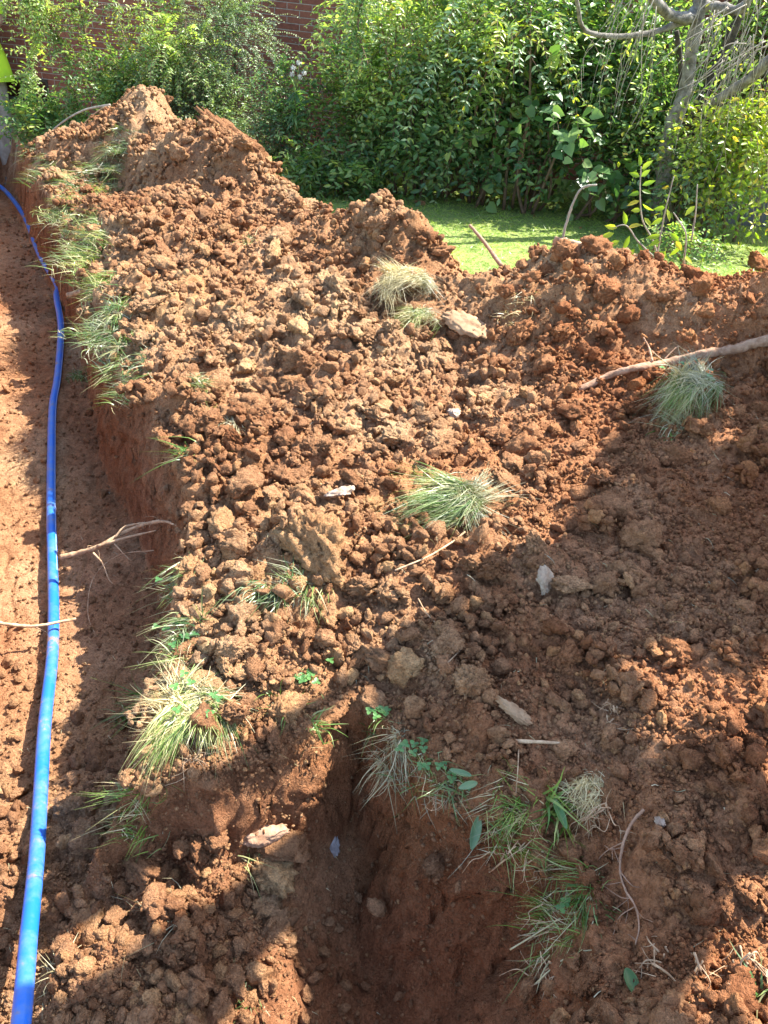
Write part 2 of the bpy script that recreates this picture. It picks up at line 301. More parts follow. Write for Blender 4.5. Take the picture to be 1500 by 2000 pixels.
# scraped streaks of the digging teeth and crumbly ledges on the cut faces
DX[near] += wl*.010*np.sign(fbm(x*3, y*3, Zn*3, o=1))*np.abs(fbm(x*30, y*30, Zn*5, o=2)); Z[near] += wl*(.014*fbm(x*22, y*22, Zn*22, o=3)+.012*np.abs(fbm(x*11, y*11, Zn*40, o=3))); DY[near] += wl*.012*fbm(x*45, y*45, Zn*6, o=3)
TERR = (xs, ys, Z)
def gz(x, y):
    i = np.clip(np.searchsorted(xs, x)-1, 0, len(xs)-2); j = np.clip(np.searchsorted(ys, y)-1, 0, len(ys)-2)
    u = (x-xs[i])/(xs[i+1]-xs[i]); v = (y-ys[j])/(ys[j+1]-ys[j])
    return (Z[j, i]*(1-u)+Z[j, i+1]*u)*(1-v)+(Z[j+1, i]*(1-u)+Z[j+1, i+1]*u)*v
def G(px, py, up=0.0):
    """the point of the ground seen at a pixel of the photograph"""
    d = ray(px, py); d = d/np.linalg.norm(d); ts = np.arange(.9, 12, .004); pts = CAM+d*ts[:, None]
    hit = np.nonzero(pts[:, 2] < gz(pts[:, 0], pts[:, 1]))[0]
    q = pts[hit[0]] if len(hit) else P(px, py, 0)
    return q+np.array([0, 0, up])
def gnormal(x, y, e=.03):
    n = np.stack([-(gz(x+e, y)-gz(x-e, y))/(2*e), -(gz(x, y+e)-gz(x, y-e))/(2*e), np.ones_like(x)], -1)
    return n/np.linalg.norm(n, axis=-1, keepdims=True)
# tint: r ochre, g red, b moist
och = rbf([(*P(340, 590, .1)[:2], 1, .16), (*P(480, 620, .1)[:2], .6, .15), (*P(450, 1250, 0)[:2], .5, .2), (*P(640, 1440, -.1)[:2], .6, .06), (*P(820, 1620, -.2)[:2], .7, .06), (*P(780, 500, .2)[:2], .3, .2), (*P(1000, 600, .2)[:2], .35, .25)], x, y, base=(.12, .5))
tint = np.zeros(GX.shape+(4,), dtype=np.float32); tint[..., 3] = 1
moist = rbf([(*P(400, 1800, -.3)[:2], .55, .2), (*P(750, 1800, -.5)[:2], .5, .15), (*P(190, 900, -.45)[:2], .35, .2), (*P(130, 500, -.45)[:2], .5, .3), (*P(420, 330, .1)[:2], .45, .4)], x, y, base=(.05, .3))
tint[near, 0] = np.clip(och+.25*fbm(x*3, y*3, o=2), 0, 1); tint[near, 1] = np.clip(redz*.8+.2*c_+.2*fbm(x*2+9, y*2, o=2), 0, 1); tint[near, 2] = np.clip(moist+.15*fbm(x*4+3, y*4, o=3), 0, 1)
VX = np.stack([GX+DX, GY+DY, Z], -1); nx, ny = len(xs), len(ys)
idx = np.arange(nx*ny).reshape(ny, nx)
quads = np.stack([idx[:-1, :-1], idx[:-1, 1:], idx[1:, 1:], idx[1:, :-1]], -1).reshape(-1, 4)
fz = lambda A: (A[:-1, :-1]+A[1:, 1:]).reshape(-1)*.5
fs, fsd, fw = fz(soilm), fz(SD), fz(wallm)
m_trench = (fsd > .004) & (fs > .5); m_lawn = fs <= .5; m_heap = ~m_trench & ~m_lawn
def sub(name, mask, mats, mi=None):
    q = quads[mask]; u, inv = np.unique(q.ravel(), return_inverse=True)
    me = mesh_np(name, VX.reshape(-1, 3)[u], inv.reshape(-1, 4), mats, True, mi)
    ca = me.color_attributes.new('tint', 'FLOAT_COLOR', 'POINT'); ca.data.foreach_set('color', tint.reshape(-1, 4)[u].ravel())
    o = link(name, me); return o
o = sub('lawn', m_lawn, [M['lawn_soil']]); tag(o, 'green mown lawn between the red soil heap and the shrubs', 'lawn', kind='structure')
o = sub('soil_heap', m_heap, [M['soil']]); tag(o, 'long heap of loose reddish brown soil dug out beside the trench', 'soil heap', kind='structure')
fc = fz(cut)
xc, yc = fz(GX), fz(GY)
clay = ((fw > .35) & (fc < .97)) | ((xc > .0) & (yc < .95) & (fc > .15) & (fc < .99))
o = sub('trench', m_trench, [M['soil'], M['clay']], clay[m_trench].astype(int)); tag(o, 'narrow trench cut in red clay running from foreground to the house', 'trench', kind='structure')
SP = lambda px, py, z=0: P(px, py, z)
# ------------------------------------------------------------------ clods
def ico(sub_):
    bm = bmesh.new(); bmesh.ops.create_icosphere(bm, subdivisions=sub_, radius=1); bm.verts.ensure_lookup_table()
    v = np.array([p.co for p in bm.verts]); f = np.array([[q.index for q in p.verts] for p in bm.faces]); bm.free(); return v, f
ICO = {s: ico(s) for s in (1, 2, 3, 4, 5)}
def clod_shape(s, seed, cuts=7, lump=.22, flat=.75, fine=.0):
    v, f = ICO[s]; r = np.random.default_rng(seed); v = v.copy()
    if seed % 2: cuts = int(cuts*1.7); lump *= .5; flat *= .85
    for k in range(cuts):
        n = r.normal(size=3); n /= np.linalg.norm(n); d = r.uniform(.48, .85); e = v@n-d
        v = v-np.outer(np.clip(e, 0, None)*.92, n)
    q = v*1.6+seed*3.1; v = v*(1+lump*fbm(q[:, 0], q[:, 1], q[:, 2], o=2))[:, None]
    if s >= 3:
        q = v*5+seed; nn = v/np.linalg.norm(v, axis=1, keepdims=True); b_ = np.abs(vnoise(q[:, 0]*.8, q[:, 1]*.8, q[:, 2]*.8)); v = v+nn*(.36*b_)[:, None]; q = q*2.1+5; b_ = np.abs(vnoise(q[:, 0], q[:, 1], q[:, 2])); v = v+nn*(.21*b_-.12)[:, None]
        if s > 3: q = q*2.2+5; v = v+nn*(.10*np.abs(vnoise(q[:, 0], q[:, 1], q[:, 2])))[:, None]
        if fine > 0: q = v*14; v = v+nn*(fine*fbm(q[:, 0], q[:, 1], q[:, 2], o=2))[:, None]
    v = v*np.array([1, r.uniform(.72, 1), r.uniform(.6, 1)*flat]); return v, f
def rots(n):
    q = rng.normal(size=(n, 4)); q /= np.linalg.norm(q, axis=1, keepdims=True); w_, x_, y_, z_ = q.T
    return np.stack([1-2*(y_*y_+z_*z_), 2*(x_*y_-z_*w_), 2*(x_*z_+y_*w_), 2*(x_*y_+z_*w_), 1-2*(x_*x_+z_*z_), 2*(y_*z_-x_*w_), 2*(x_*z_-y_*w_), 2*(y_*z_+x_*w_), 1-2*(x_*x_+y_*y_)], -1).reshape(n, 3, 3)
def scatter_mesh(pos, rad, sub_, nproto=10, cuts=7):
    Vs, Fs, off = [], [], 0; pid = rng.integers(0, nproto, len(pos)); R = rots(len(pos))
    for k in range(nproto):
        v, f = clod_shape(sub_, 100+k, cuts, fine=.05); sel = np.nonzero(pid == k)[0]
        if not len(sel): continue
        vv = np.einsum('nij,vj->nvi', R[sel], v)*rad[sel, None, None]+pos[sel, None, :]
        ff = f[None]+(np.arange(len(sel))*len(v))[:, None, None]+off
        Vs.append(vv.reshape(-1, 3)); Fs.append(ff.reshape(-1, 3)); off += len(sel)*len(v)
    return np.concatenate(Vs), np.concatenate(Fs)
def pipe_xy():
    l = [P(a, b, z)[:2] for a, b, z in [(45, 425, -.5), (106, 530, -.5), (121, 650, -.48), (104, 800, -.46), (102, 1000, -.45), (109, 1200, -.44), (95, 1440, -.4), (83, 1560, -.34), (71, 1680, -.29), (57, 1820, -.24), (43, 1980, -.2)]]
    return [l[i]*(1-t_)+l[i+1]*t_ for i in range(len(l)-1) for t_ in (0, .15, .3, .45, .6, .75, .9)]
PXY = pipe_xy()
KO = [(p[0], p[1], .035) for p in PXY]
for a, b, r_ in [(385, 1360, .06), (370, 1400, .05), (420, 1390, .05), (365, 1250, .04), (360, 1140, .04), (800, 560, .08), (825, 625, .06), (905, 985, .06), (870, 1000, .05), (1340, 790, .06), (1310, 850, .04), (905, 650, .07), (664, 976, .04), (1061, 1148, .06), (997, 1397, .045), (1020, 1458, .03), (1080, 1462, .03),
                 (1252, 1592, .02), (1215, 1650, .022), (1203, 1720, .022), (1230, 1790, .022), (1240, 1840, .02), (560, 1155, .05), (520, 1155, .04), (600, 1160, .04), (180, 470, .08), (215, 620, .07), (100, 330, .08), (175, 365, .09), (130, 400, .08), (742, 1400, .03), (820, 1490, .035), (1085, 1570, .03), (938, 1560, .04), (1215, 1890, .03),
                 (1200, 740, .04), (1300, 726, .04), (1400, 712, .05), (1278, 1880, .035), (1450, 1880, .035), (375, 885, .03), (560, 1460, .05), (620, 1430, .06), (680, 1385, .06), (730, 1400, .04), (780, 1470, .05), (850, 1540, .05), (480, 1490, .05), (640, 1500, .06), (700, 1450, .05)]:
    q_ = P(a, b, .02); KO.append((q_[0], q_[1], r_))
def free(q, r):
    ok = np.ones(len(q), bool)
    for a, b, c_r in KO: ok &= (q[:, 0]-a)**2+(q[:, 1]-b)**2 > (c_r+r*.7)**2
    return ok
# sampling in the world: evenly over the loose soil, denser close by
def sample(n, pw=1.0):
    yy = .3+6.2*rng.random(n*6)**1.6; xx = rng.uniform(-1, 1, n*6)*(.75+.62*yy)
    q = np.stack([xx, yy], -1); i = np.clip(np.searchsorted(xs, xx)-1, 0, nx-2); j = np.clip(np.searchsorted(ys, yy)-1, 0, ny-2)
    return q, i, j
nearidx = np.zeros(GX.shape, np.int64); nearidx[near] = np.arange(near.sum())
def dens_sample(n, fn):
    q, i, j = sample(n); k = nearidx[j, i]; dd = fn(q[:, 0], q[:, 1], s_[k], c_[k], wl[k], heapm[k], redz[k], rub[k], h_[k])
    keep = rng.random(len(q)) < dd; q = q[keep][:n]; k = k[keep][:n]; return q, k
crest_y = 3.05
def place(q, r, sink):
    z = gz(q[:, 0], q[:, 1]); n = gnormal(q[:, 0], q[:, 1]); return np.stack([q[:, 0], q[:, 1], z], -1)+n*(r*(1-sink))[:, None]
# small crumbs
q, k = dens_sample(85000, lambda x, y, s, c, w_, h, rd, rb, hh: s*(.24+.76*np.maximum(rd, rb)*(.5+.5*np.tanh(3*vnoise(x*5, y*5))+.3))*(1-.6*w_)*np.where(c > .5, .45+.5*rb, 1))
r = .0028+.0065*rng.random(len(q))**2.2; r *= .72+.22*q[:, 1]
V, F = scatter_mesh(place(q, r, .55), r, 1, 12, 5)
# middle clods
q, k = dens_sample(6500, lambda x, y, s, c, w_, h, rd, rb, hh: s*np.where(c > .5, .05+.75*rb, .10+.85*h*(.12+.88*(1-rd)))*(1-w_)*(.5+.5*sstep(-.3, .4, vnoise(x*4+7, y*4))))
r = .009+.017*rng.random(len(q))**1.5; r *= (1-.35*redz[k]); fk = free(q, r); q, k, r = q[fk], k[fk], r[fk]
pl0 = place(q, r, .55)
# crumbly aggregates: many lumps stuck together
qa, ka = dens_sample(620, lambda x, y, s, c, w_, h, rd, rb, hh: s*np.where(c > .5, .22*rb, h*(1-.8*rd))*(1-w_))
qb, kb = dens_sample(2600, lambda x, y, s, c, w_, h, rd, rb, hh: s*h*(c < .3)*(y > 3.7)*(1-.3*rd)); qa = np.concatenate([qa, qb[:230]]); ka = np.concatenate([ka, kb[:230]])
Ra = .026+.040*rng.random(len(qa))**1.4; fk = free(qa, Ra*1.5); qa, ka, Ra = qa[fk], ka[fk], Ra[fk]; ca = place(qa, Ra, .75); nk = 22
dd_ = rng.normal(size=(len(qa), nk, 3)); dd_ /= np.linalg.norm(dd_, axis=-1, keepdims=True); dd_[..., 2] = np.abs(dd_[..., 2])*.7; asp = rng.uniform(.6, 1.3, size=(len(qa), 1, 3))
cp_ = ca[:, None]+dd_*asp*Ra[:, None, None]*rng.uniform(.15, 1, size=(len(qa), nk, 1))**.5; cr_ = Ra[:, None]*rng.uniform(.12, .5, size=(len(qa), nk))**1.0
pl0 = np.concatenate([pl0, cp_.reshape(-1, 3)]); r = np.concatenate([r, cr_.ravel()]); q = pl0[:, :2]
big_ = r*(1.6/(.6+q[:, 1])) > .0105; pl_ = pl0
Va, Fa = scatter_mesh(pl_[~big_], r[~big_], 2, 14, 7); Vb, Fb = scatter_mesh(pl_[big_], r[big_], 3, 14, 7)
V2 = np.concatenate([Va, Vb]); F2 = np.concatenate([Fa, Fb+len(Va)])
F2 = F2+len(V)
# larger clods beyond the 300 individual ones
q, k = dens_sample(1000, lambda x, y, s, c, w_, h, rd, rb, hh: s*np.where(c > .5, .5*rb, h*(1-1.0*rd).clip(.06))*(1-w_))
r = .020+.016*rng.random(len(q))**1.3; fk = free(q, r); q, k, r = q[fk], k[fk], r[fk]
V3, F3 = scatter_mesh(place(q, r, .5), r, 3, 14, 8); F3 = F3+len(V)+len(V2)
o = link('soil_crumbs', mesh_np('soil_crumbs', np.concatenate([V, V2, V3]), np.concatenate([F, F2, F3]), [M['clod']], True))
tag(o, 'loose reddish brown crumbs and small clods strewn over the heap and trench', 'soil crumbs', kind='stuff')
# individual clods: (pixel x, pixel y, radius m)
big = [(620, 1085, .085), (560, 935, .06), (470, 640, .055), (640, 560, .065), (740, 440, .06), (300, 600, .06), (600, 510, .045), (450, 260, .075), (420, 760, .045), (530, 970, .04), (600, 790, .038), (690, 940, .04),
       (1060, 720, .045), (1110, 810, .055), (1190, 870, .035), (1040, 850, .032), (980, 860, .04), (820, 820, .035), (735, 820, .035), (770, 750, .04), (900, 750, .04), (1025, 775, .035), (1330, 900, .04), (1480, 800, .035), (1300, 580, .04), (1480, 525, .085),
       (1370, 570, .055), (1200, 520, .04), (1100, 505, .05), (1270, 1085, .03), (1310, 740, .03), (1230, 620, .04), (930, 1340, .04), (1100, 1290, .045), (1100, 650, .04), (700, 1150, .045), (560, 1150, .03), (440, 1300, .03), (500, 1010, .035), (640, 1000, .03), (480, 720, .035),
       (280, 1690, .05), (320, 1700, .032), (180, 1650, .05), (180, 1800, .045), (540, 1640, .05), (510, 1770, .032), (100, 1760, .04), (420, 1640, .03), (390, 1650, .028), (240, 1500, .035), (60, 1660, .03), (470, 1700, .03), (1470, 1450, .04), (1490, 1560, .035), (1450, 1750, .04), (1420, 1780, .05), (1200, 1560, .045), (1370, 1540, .03),
       (700, 1290, .03), (640, 1200, .03), (380, 1000, .03), (540, 470, .06), (320, 520, .05), (350, 300, .06), (400, 430, .06), (500, 420, .06), (820, 400, .04), (570, 400, .05), (220, 300, .05), (300, 240, .06), (700, 620, .04), (760, 640, .035), (560, 700, .045), (560, 860, .035)]
CP = []
for k2 in range(16):
    v, f = clod_shape(5 if k2 < 8 else 4, 300+k2, 8, .25, .85, .05); CP.append(mesh_np('soil_clod', v, f, [M['clod']], True))
def pipe_xy():
    l = [P(a, b, z)[:2] for a, b, z in [(45, 425, -.5), (106, 530, -.5), (121, 650, -.48), (104, 800, -.46), (102, 1000, -.45), (109, 1200, -.44), (95, 1440, -.4), (83, 1560, -.34), (71, 1680, -.29), (57, 1820, -.24), (43, 1980, -.2)]]
    return [l[i]*(1-t_)+l[i+1]*t_ for i in range(len(l)-1) for t_ in (0, .15, .3, .45, .6, .75, .9)]
def clod_label(p, rad, pxy):
    px_, py_ = pxy; size = 'large' if rad > .045 else ('fist sized' if rad > .033 else 'small')
    if py_ > 1450 and px_ < 620: w_ = 'in the rubble on the trench floor at bottom left'
    elif py_ > 1400: w_ = 'on the bank of the near pit at bottom right'
    elif px_ > 950 and py_ > 850: w_ = 'on the shaded slope at right'
    elif px_ > 950: w_ = 'on the right hand heap below the lawn'
    elif py_ < 480: w_ = 'on the far part of the heap near the bushes'
    elif px_ < 420: w_ = 'along the turf edge of the blue pipe trench'
    elif py_ < 850: w_ = 'in the sunlit middle of the heap'
    else: w_ = 'on the near sunlit part of the heap'
    return f'{size} reddish brown soil clod {w_}'
def to_px(p):
    d = p-CAM; zc = d@F0; return 750+FPX*(d@RV)/zc, 1000-FPX*(d@UV)/zc
inds = [(G(a, b), rr) for a, b, rr in big]
q, k = dens_sample(900, lambda x, y, s, c, w_, h, rd, rb, hh: s*np.where(c > .5, .6*rb, h*(1-1.0*rd).clip(.04))*(1-w_))
inds[0] = (inds[0][0], .095); inds = [t_ for t_ in inds if t_[1] > .05 or free(np.array([t_[0][:2]]), np.array([.0]))[0]]; got = len(inds)
for (qx, qy) in q:
    if got >= 297: break
    p = np.array([qx, qy, float(gz(np.array([qx]), np.array([qy]))[0])]); a, b = to_px(p)
    if not (0 < a < 1500 and 150 < b < 2000): continue
    inds.append((p, random.uniform(.026, .046) if random.random() < .75 else random.uniform(.046, .06))); got += 1
for i, (p, rad) in enumerate(inds):
    if min(math.hypot(p[0]-a[0], p[1]-a[1]) for a in PXY) < rad*1.1+.03: continue
    if p[1] < 1.15 and p[0] > .2: rad *= .62
    me = CP[i % len(CP)]; o = link('soil_clod', me)
    n = gnormal(np.array([p[0]]), np.array([p[1]]), .05)[0]; pp = p+n*rad*.30
    o.location = tuple(pp); o.scale = (rad*1.08,)*3
    if i % 4 == 1: o.scale = (rad*random.uniform(1.2, 1.6), rad*random.uniform(.8, 1.1), rad*random.uniform(.6, 1.0))
    o.rotation_euler = (random.uniform(-.7, .7), random.uniform(-.7, .7), random.uniform(0, 6.28))
    tag(o, clod_label(pp, rad, to_px(pp)), 'soil clod', 'rough soil clods lying on the heap and in the trench')
p = PY(455, 275, 5.25); o = link('clay_slab', CP[2]); o.location = tuple(p); o.scale = (.27, .11, .12); o.rotation_euler = (.1, .45, -.5); tag(o, 'long tilted slab of red clay lying on the far crest of the heap', 'clay slab')
# ------------------------------------------------------------------ tubes, roots, stones
def catmull(pts, n=8):
    pts = [np.asarray(p, float) for p in pts]; q = [2*pts[0]-pts[1]]+pts+[2*pts[-1]-pts[-2]]; out = []
    for i in range(1, len(q)-2):
        for t in np.linspace(0, 1, n, endpoint=False):
            a, b, c, d = q[i-1], q[i], q[i+1], q[i+2]
            out.append(.5*((2*b)+(-a+c)*t+(2*a-5*b+4*c-d)*t*t+(-a+3*b-3*c+d)*t**3))
    out.append(pts[-1]); return np.array(out)
class MB:
    def __init__(s): s.V = []; s.F = []; s.n = 0
    def add(s, v, f): s.V.append(np.asarray(v, float)); s.F.append(np.asarray(f)+s.n); s.n += len(v)
    def tube(s, pts, r0, r1=None, seg=8, n=8, wob=0, smooth=True, cap=True):
        c = catmull(pts, n) if smooth and len(pts) > 2 else np.array(pts, float); m = len(c); r1 = r0 if r1 is None else r1
        if np.ndim(r0): rr = np.interp(np.linspace(0, 1, m), np.linspace(0, 1, len(r0)), r0)
        else: rr = np.linspace(r0, r1, m)
        T = np.gradient(c, axis=0); T /= np.linalg.norm(T, axis=1, keepdims=True)+1e-12
        U = np.cross(T, [0.31, .2, .93]); U /= np.linalg.norm(U, axis=1, keepdims=True)+1e-12; W = np.cross(T, U)
        a = np.linspace(0, 2*np.pi, seg, endpoint=False); rad = np.repeat(rr[:, None], seg, 1)
        if wob:
            ph = np.arange(m)[:, None]*.55; rad = rad*(1+wob*vnoise(np.cos(a)[None]*1.5+ph+c[0, 0]*9, np.sin(a)[None]*1.5+ph*.3+0*ph, ph+0*a[None]))
        v = c[:, None]+rad[..., None]*(np.cos(a)[None, :, None]*U[:, None]+np.sin(a)[None, :, None]*W[:, None])
        f = []
        for i in range(m-1):
            for j in range(seg): j2 = (j+1) % seg; f.append((i*seg+j, i*seg+j2, (i+1)*seg+j2, (i+1)*seg+j))
        v = v.reshape(-1, 3)
        if cap:
            v = np.vstack([v, c[0], c[-1]]); b0 = len(v)-2
            for j in range(seg): j2 = (j+1) % seg; f.append((b0, j2, j, j)); f.append((b0+1, (m-1)*seg+j, (m-1)*seg+j2, (m-1)*seg+j2))
        s.add(v, np.array(f)); return c
    def box(s, c, d, rz=0, rx=0):
        v = np.array([(x_, y_, z_) for x_ in (-.5, .5) for y_ in (-.5, .5) for z_ in (-.5, .5)])*np.array(d)
        R = np.array(Matrix.Rotation(rz, 3, 'Z')@Matrix.Rotation(rx, 3, 'X')); v = v@R.T+np.array(c)
        s.add(v, [(0, 1, 3, 2), (4, 6, 7, 5), (0, 4, 5, 1), (2, 3, 7, 6), (0, 2, 6, 4), (1, 5, 7, 3)])
    def build(s, name, mat, parent=None, smooth=True, bevel=0):
        V = np.concatenate(s.V); F = np.concatenate(s.F); tri = F[:, 2] == F[:, 3]
        Fl = [F[~tri], F[tri][:, :3]]; o = link(name, mesh_np(name, V, [f for f in Fl if len(f)], [mat], smooth), parent)
        if bevel:
            b = o.modifiers.new('bevel', 'BEVEL'); b.width = bevel; b.segments = 2
        return o
def gpath(pts, up=0.0): return [G(p[0], p[1], p[2] if len(p) > 2 else up) for p in pts]
def jag(c, a):
    c = np.array(c, float); t = np.arange(len(c)); c[1:-1] += rng.normal(size=(len(c)-2, 3))*a; return c
# blue pipe lying in the trench
pp = [(-60, 365), (0, 384), (45, 425), (75, 485), (106, 530), (114, 600), (121, 650), (114, 740), (104, 800), (102, 900), (102, 1000), (106, 1100), (109, 1200), (107, 1300), (95, 1440), (83, 1560)]
pts = [G(a, b, .026) for a, b in pp]
for k2 in range(5):
    zz = [p[2] for p in pts]
    for i in range(1, len(pts)-1): pts[i][2] = (zz[i-1]+zz[i]+zz[i+1])/3
pts[0] = PY(-60, 350, pts[1][1]+.3)
pts += [P(71, 1680, -.27), P(57, 1820, -.21), P(43, 1980, -.14), P(25, 2150, -.07), P(-30, 2500, .1)]
bm_, nt_, b_ = new_mat('blue_plastic'); b_.inputs['Base Color'].default_value = (.012, .17, .66, 1); b_.inputs['Roughness'].default_value = .34
dust = ramp(nt_, pos_noise(nt_, 9, 6, .75), [(.44, (.010, .135, .58)), (.58, (.06, .17, .50)), (.66, (.24, .17, .14))]); nt_.links.new(dust, b_.inputs['Base Color'])
t = empty('blue_pipe', pts[8], 'bright blue plastic water pipe lying along the trench floor', 'pipe')
mb = MB(); pc = mb.tube([p-pts[8] for p in pts], .0178, seg=20, n=14); mb.build('pipe_wall', bm_, t)
# faint printed line down the side of the pipe
mb = MB(); T = np.gradient(pc, axis=0); T /= np.linalg.norm(T, axis=1, keepdims=True); S = np.cross(T, [0, 0, 1]); S /= np.linalg.norm(S, axis=1, keepdims=True)
off = (-S*.88+np.array([0, 0, .48])); off /= np.linalg.norm(off, axis=1, keepdims=True); ln = pc+off*.0176
mb.tube(ln[14:160], .0011, seg=5, smooth=False); mb.build('printed_line', plain_mat('pipe_print', (.35, .45, .72), (.50, .60, .80), 60), t)
# roots and sticks
def root_thing(name, label, paths, mat, cat='root', hairs=0, group=None):
    """paths: list of (points, r0, r1); the first is the main stem, the rest rootlets"""
    c0 = np.array(paths[0][0][0]); t = empty(name, c0, label, cat, group)
    mb = MB(); c = mb.tube([np.array(p)-c0 for p in paths[0][0]], paths[0][1], paths[0][2], 9, 9, .35); mb.build('stem', mat, t)
    rest = MB(); k = 0
    for pts_, r0, r1 in paths[1:]: rest.tube([np.array(p)-c0 for p in pts_], r0, r1, 6, 7, .3); k += 1
    for h in range(hairs):
        p = c[rng.integers(len(c)//4, len(c))]; d = rng.normal(size=3); d[2] -= .6; d /= np.linalg.norm(d); L = rng.uniform(.02, .06)
        rest.tube([p, p+d*L*.5+rng.normal(size=3)*.006, p+d*L+rng.normal(size=3)*.01], .0011, .0004, 4, 4); k += 1
    if k: rest.build('rootlets', mat, t)
    return t
def atz(l): return [P(a, b, z) for a, b, z in l]
root_thing('forked_root', 'pale forked root sticking out of the bank over the trench', [
    (atz([(118, 1088, -.33), (160, 1078, -.31), (200, 1064, -.28), (240, 1040, -.25), (290, 1022, -.2), (330, 1020, -.15), (385, 1050, -.08)]), .0085, .004),
    (atz([(190, 1068, -.285), (240, 1052, -.25), (280, 1042, -.22), (305, 1036, -.19)]), .006, .002),
    (atz([(225, 1050, -.26), (240, 1032, -.235), (262, 1024, -.22), (300, 1020, -.2)]), .005, .003),
    (atz([(182, 1080, -.3), (200, 1100, -.31), (212, 1130, -.33), (220, 1140, -.34)]), .0035, .001),
    (atz([(222, 1060, -.27), (240, 1080, -.29), (256, 1096, -.3)]), .003, .001),
    (atz([(300, 1075, -.25), (230, 1085, -.33), (182, 1130, -.4), (172, 1200, -.43), (192, 1250, -.45), (196, 1262, -.45), (174, 1288, -.45)]), .0016, .001)], M['root'], hairs=14)
root_thing('crossing_root', 'bent pale root lying across the blue pipe', [
    (atz([(-40, 1212, -.33), (0, 1217, -.34), (40, 1222, -.355), (75, 1222, -.36), (110, 1216, -.37), (148, 1208, -.38)]), .0062, .004),
    (atz([(60, 1222, -.36), (85, 1232, -.39), (100, 1240, -.42)]), .002, .001)], M['root'], hairs=3)
root_thing('broken_root', 'stubby pale broken root end poking from the far trench bank', [(atz([(132, 578, -.3), (148, 573, -.28), (170, 567, -.25), (190, 560, -.2)]), .016, .010), (atz([(145, 572, -.28), (143, 560, -.25), (146, 553, -.22)]), .004, .002)], M['root'])
root_thing('root_stub', 'thin pale root stub above the broken root in the bank', [(atz([(125, 524, -.25), (140, 530, -.22), (155, 540, -.18)]), .006, .004)], M['root'])
mid = gpath([(1130, 762, .0), (1190, 742, .02), (1240, 733, .03), (1300, 726, .04), (1360, 716, .05), (1400, 712, .055), (1440, 702, .05), (1500, 688, .05), (1600, 675, .04), (1720, 660, .02)])
root_thing('thick_root', 'thick brown root lying across the right heap above a torn grass sod', [(mid, .011, .021), (gpath([(1268, 725, .04), (1258, 708, .06), (1246, 693, .07)]), .004, .003), (gpath([(1290, 722, .04), (1310, 708, .06), (1320, 700, .05)]), .003, .0015)], M['root_dark'], hairs=5)
root_thing('long_root', 'long wavy pale root hanging down the bank at bottom right', [(gpath([(1252, 1592, .02), (1228, 1620, .03), (1210, 1660, .03), (1203, 1710, .03), (1212, 1750, .03), (1232, 1785, .03), (1242, 1820, .02), (1238, 1850, .01)]), .0034, .0012), (gpath([(1210, 1660, .03), (1180, 1672, .02), (1160, 1690, .01)]), .0016, .0006), (gpath([(1205, 1720, .03), (1230, 1740, .02), (1255, 1738, .01)]), .0015, .0006), (gpath([(1232, 1785, .03), (1205, 1800, .02), (1195, 1830, .01)]), .0014, .0005)], M['root_dark'], hairs=14)
def bunch(name, label, px_, py_, n, L, dirs=(0, -.4, -.5), group='root bunches in the near bank'):
    c0 = G(px_, py_, .02); t = empty(name, c0, label, 'roots', group); mb = MB()
    for i in range(n):
        d = np.array(dirs)+rng.normal(size=3)*.45; d /= np.linalg.norm(d); l = L*rng.uniform(.5, 1); p0 = rng.normal(size=3)*.008
        mb.tube(jag([p0, p0+d*l*.3, p0+d*l*.6+np.array([0, 0, -.01]), p0+d*l+np.array([0, 0, -.02])], .008), rng.uniform(.001, .0026), .0004, 6, 5, .5)
        for j in range(2):
            q0 = p0+d*l*rng.uniform(.3, .8); e = rng.normal(size=3); e[2] -= .3; e /= np.linalg.norm(e); mb.tube([q0, q0+e*.02, q0+e*.04+rng.normal(size=3)*.006], .0011, .0004, 4, 4)
    mb.build('rootlets', M['root'], t); return t
bunch('root_bunch', 'star shaped bunch of pale roots low on the bottom right bank', 1278, 1880, 9, .09)
bunch('root_bunch', 'pale roots matted at the right edge below the sunlit turf lump', 1450, 1880, 9, .10)
bunch('root_bunch', 'pale roots dangling under the middle of the bottom right bank', 1360, 1880, 6, .09)
bunch('root_bunch', 'fine pale roots at the lip above the long wavy root', 1180, 1600, 8, .07, (-.6, -.3, -.2))
bunch('root_bunch', 'short branching roots beside the sunlit crumbs on the right slope', 1190, 1400, 6, .05, (-.5, .1, 0))
bunch('root_bunch', 'brown roots under the lip of the near pit', 1070, 1900, 9, .10, (-.5, -.2, -.6))
bunch('root_bunch', 'tangled roots spilling below the green leaves on the pit edge', 1060, 1690, 8, .08, (-.6, -.2, -.3))
bunch('root_bunch', 'small roots at the foot of the white puffed turf lump', 395, 1480, 8, .06, (-.3, -.4, -.6))
def stick(name, label, path, r0, r1, mat, cat='stick', group=None):
    c0 = np.array(path[0]); mb = MB(); mb.tube([np.array(p)-c0 for p in path], r0, r1, 8, 8, .3); o = mb.build(name, mat); o.location = tuple(c0); return tag(o, label, cat, group)
stick('stick', 'pale peeled stick lying flat on the shaded slope', gpath([(980, 1457, .02), (1050, 1460, .02), (1118, 1464, .02)]), .0045, .003, M['root'])
stick('twig', 'fine pale twig below the peeled stick', gpath([(1010, 1462, .02), (1008, 1510, .02), (1006, 1555, .01)]), .0016, .0010, M['root'])
stick('twig', 'orange straw stem hanging over the left lip of the near pit', atz([(908, 1734, -.18), (960, 1700, -.1), (985, 1680, -.06), (1000, 1672, -.03), (1035, 1635, 0)]), .0022, .0014, M['root'])
stick('twig', 'yellow straw stem poking across the dark clay face', atz([(996, 1855, -.12), (1050, 1822, -.08), (1095, 1793, -.04)]), .0018, .0012, M['straw'])
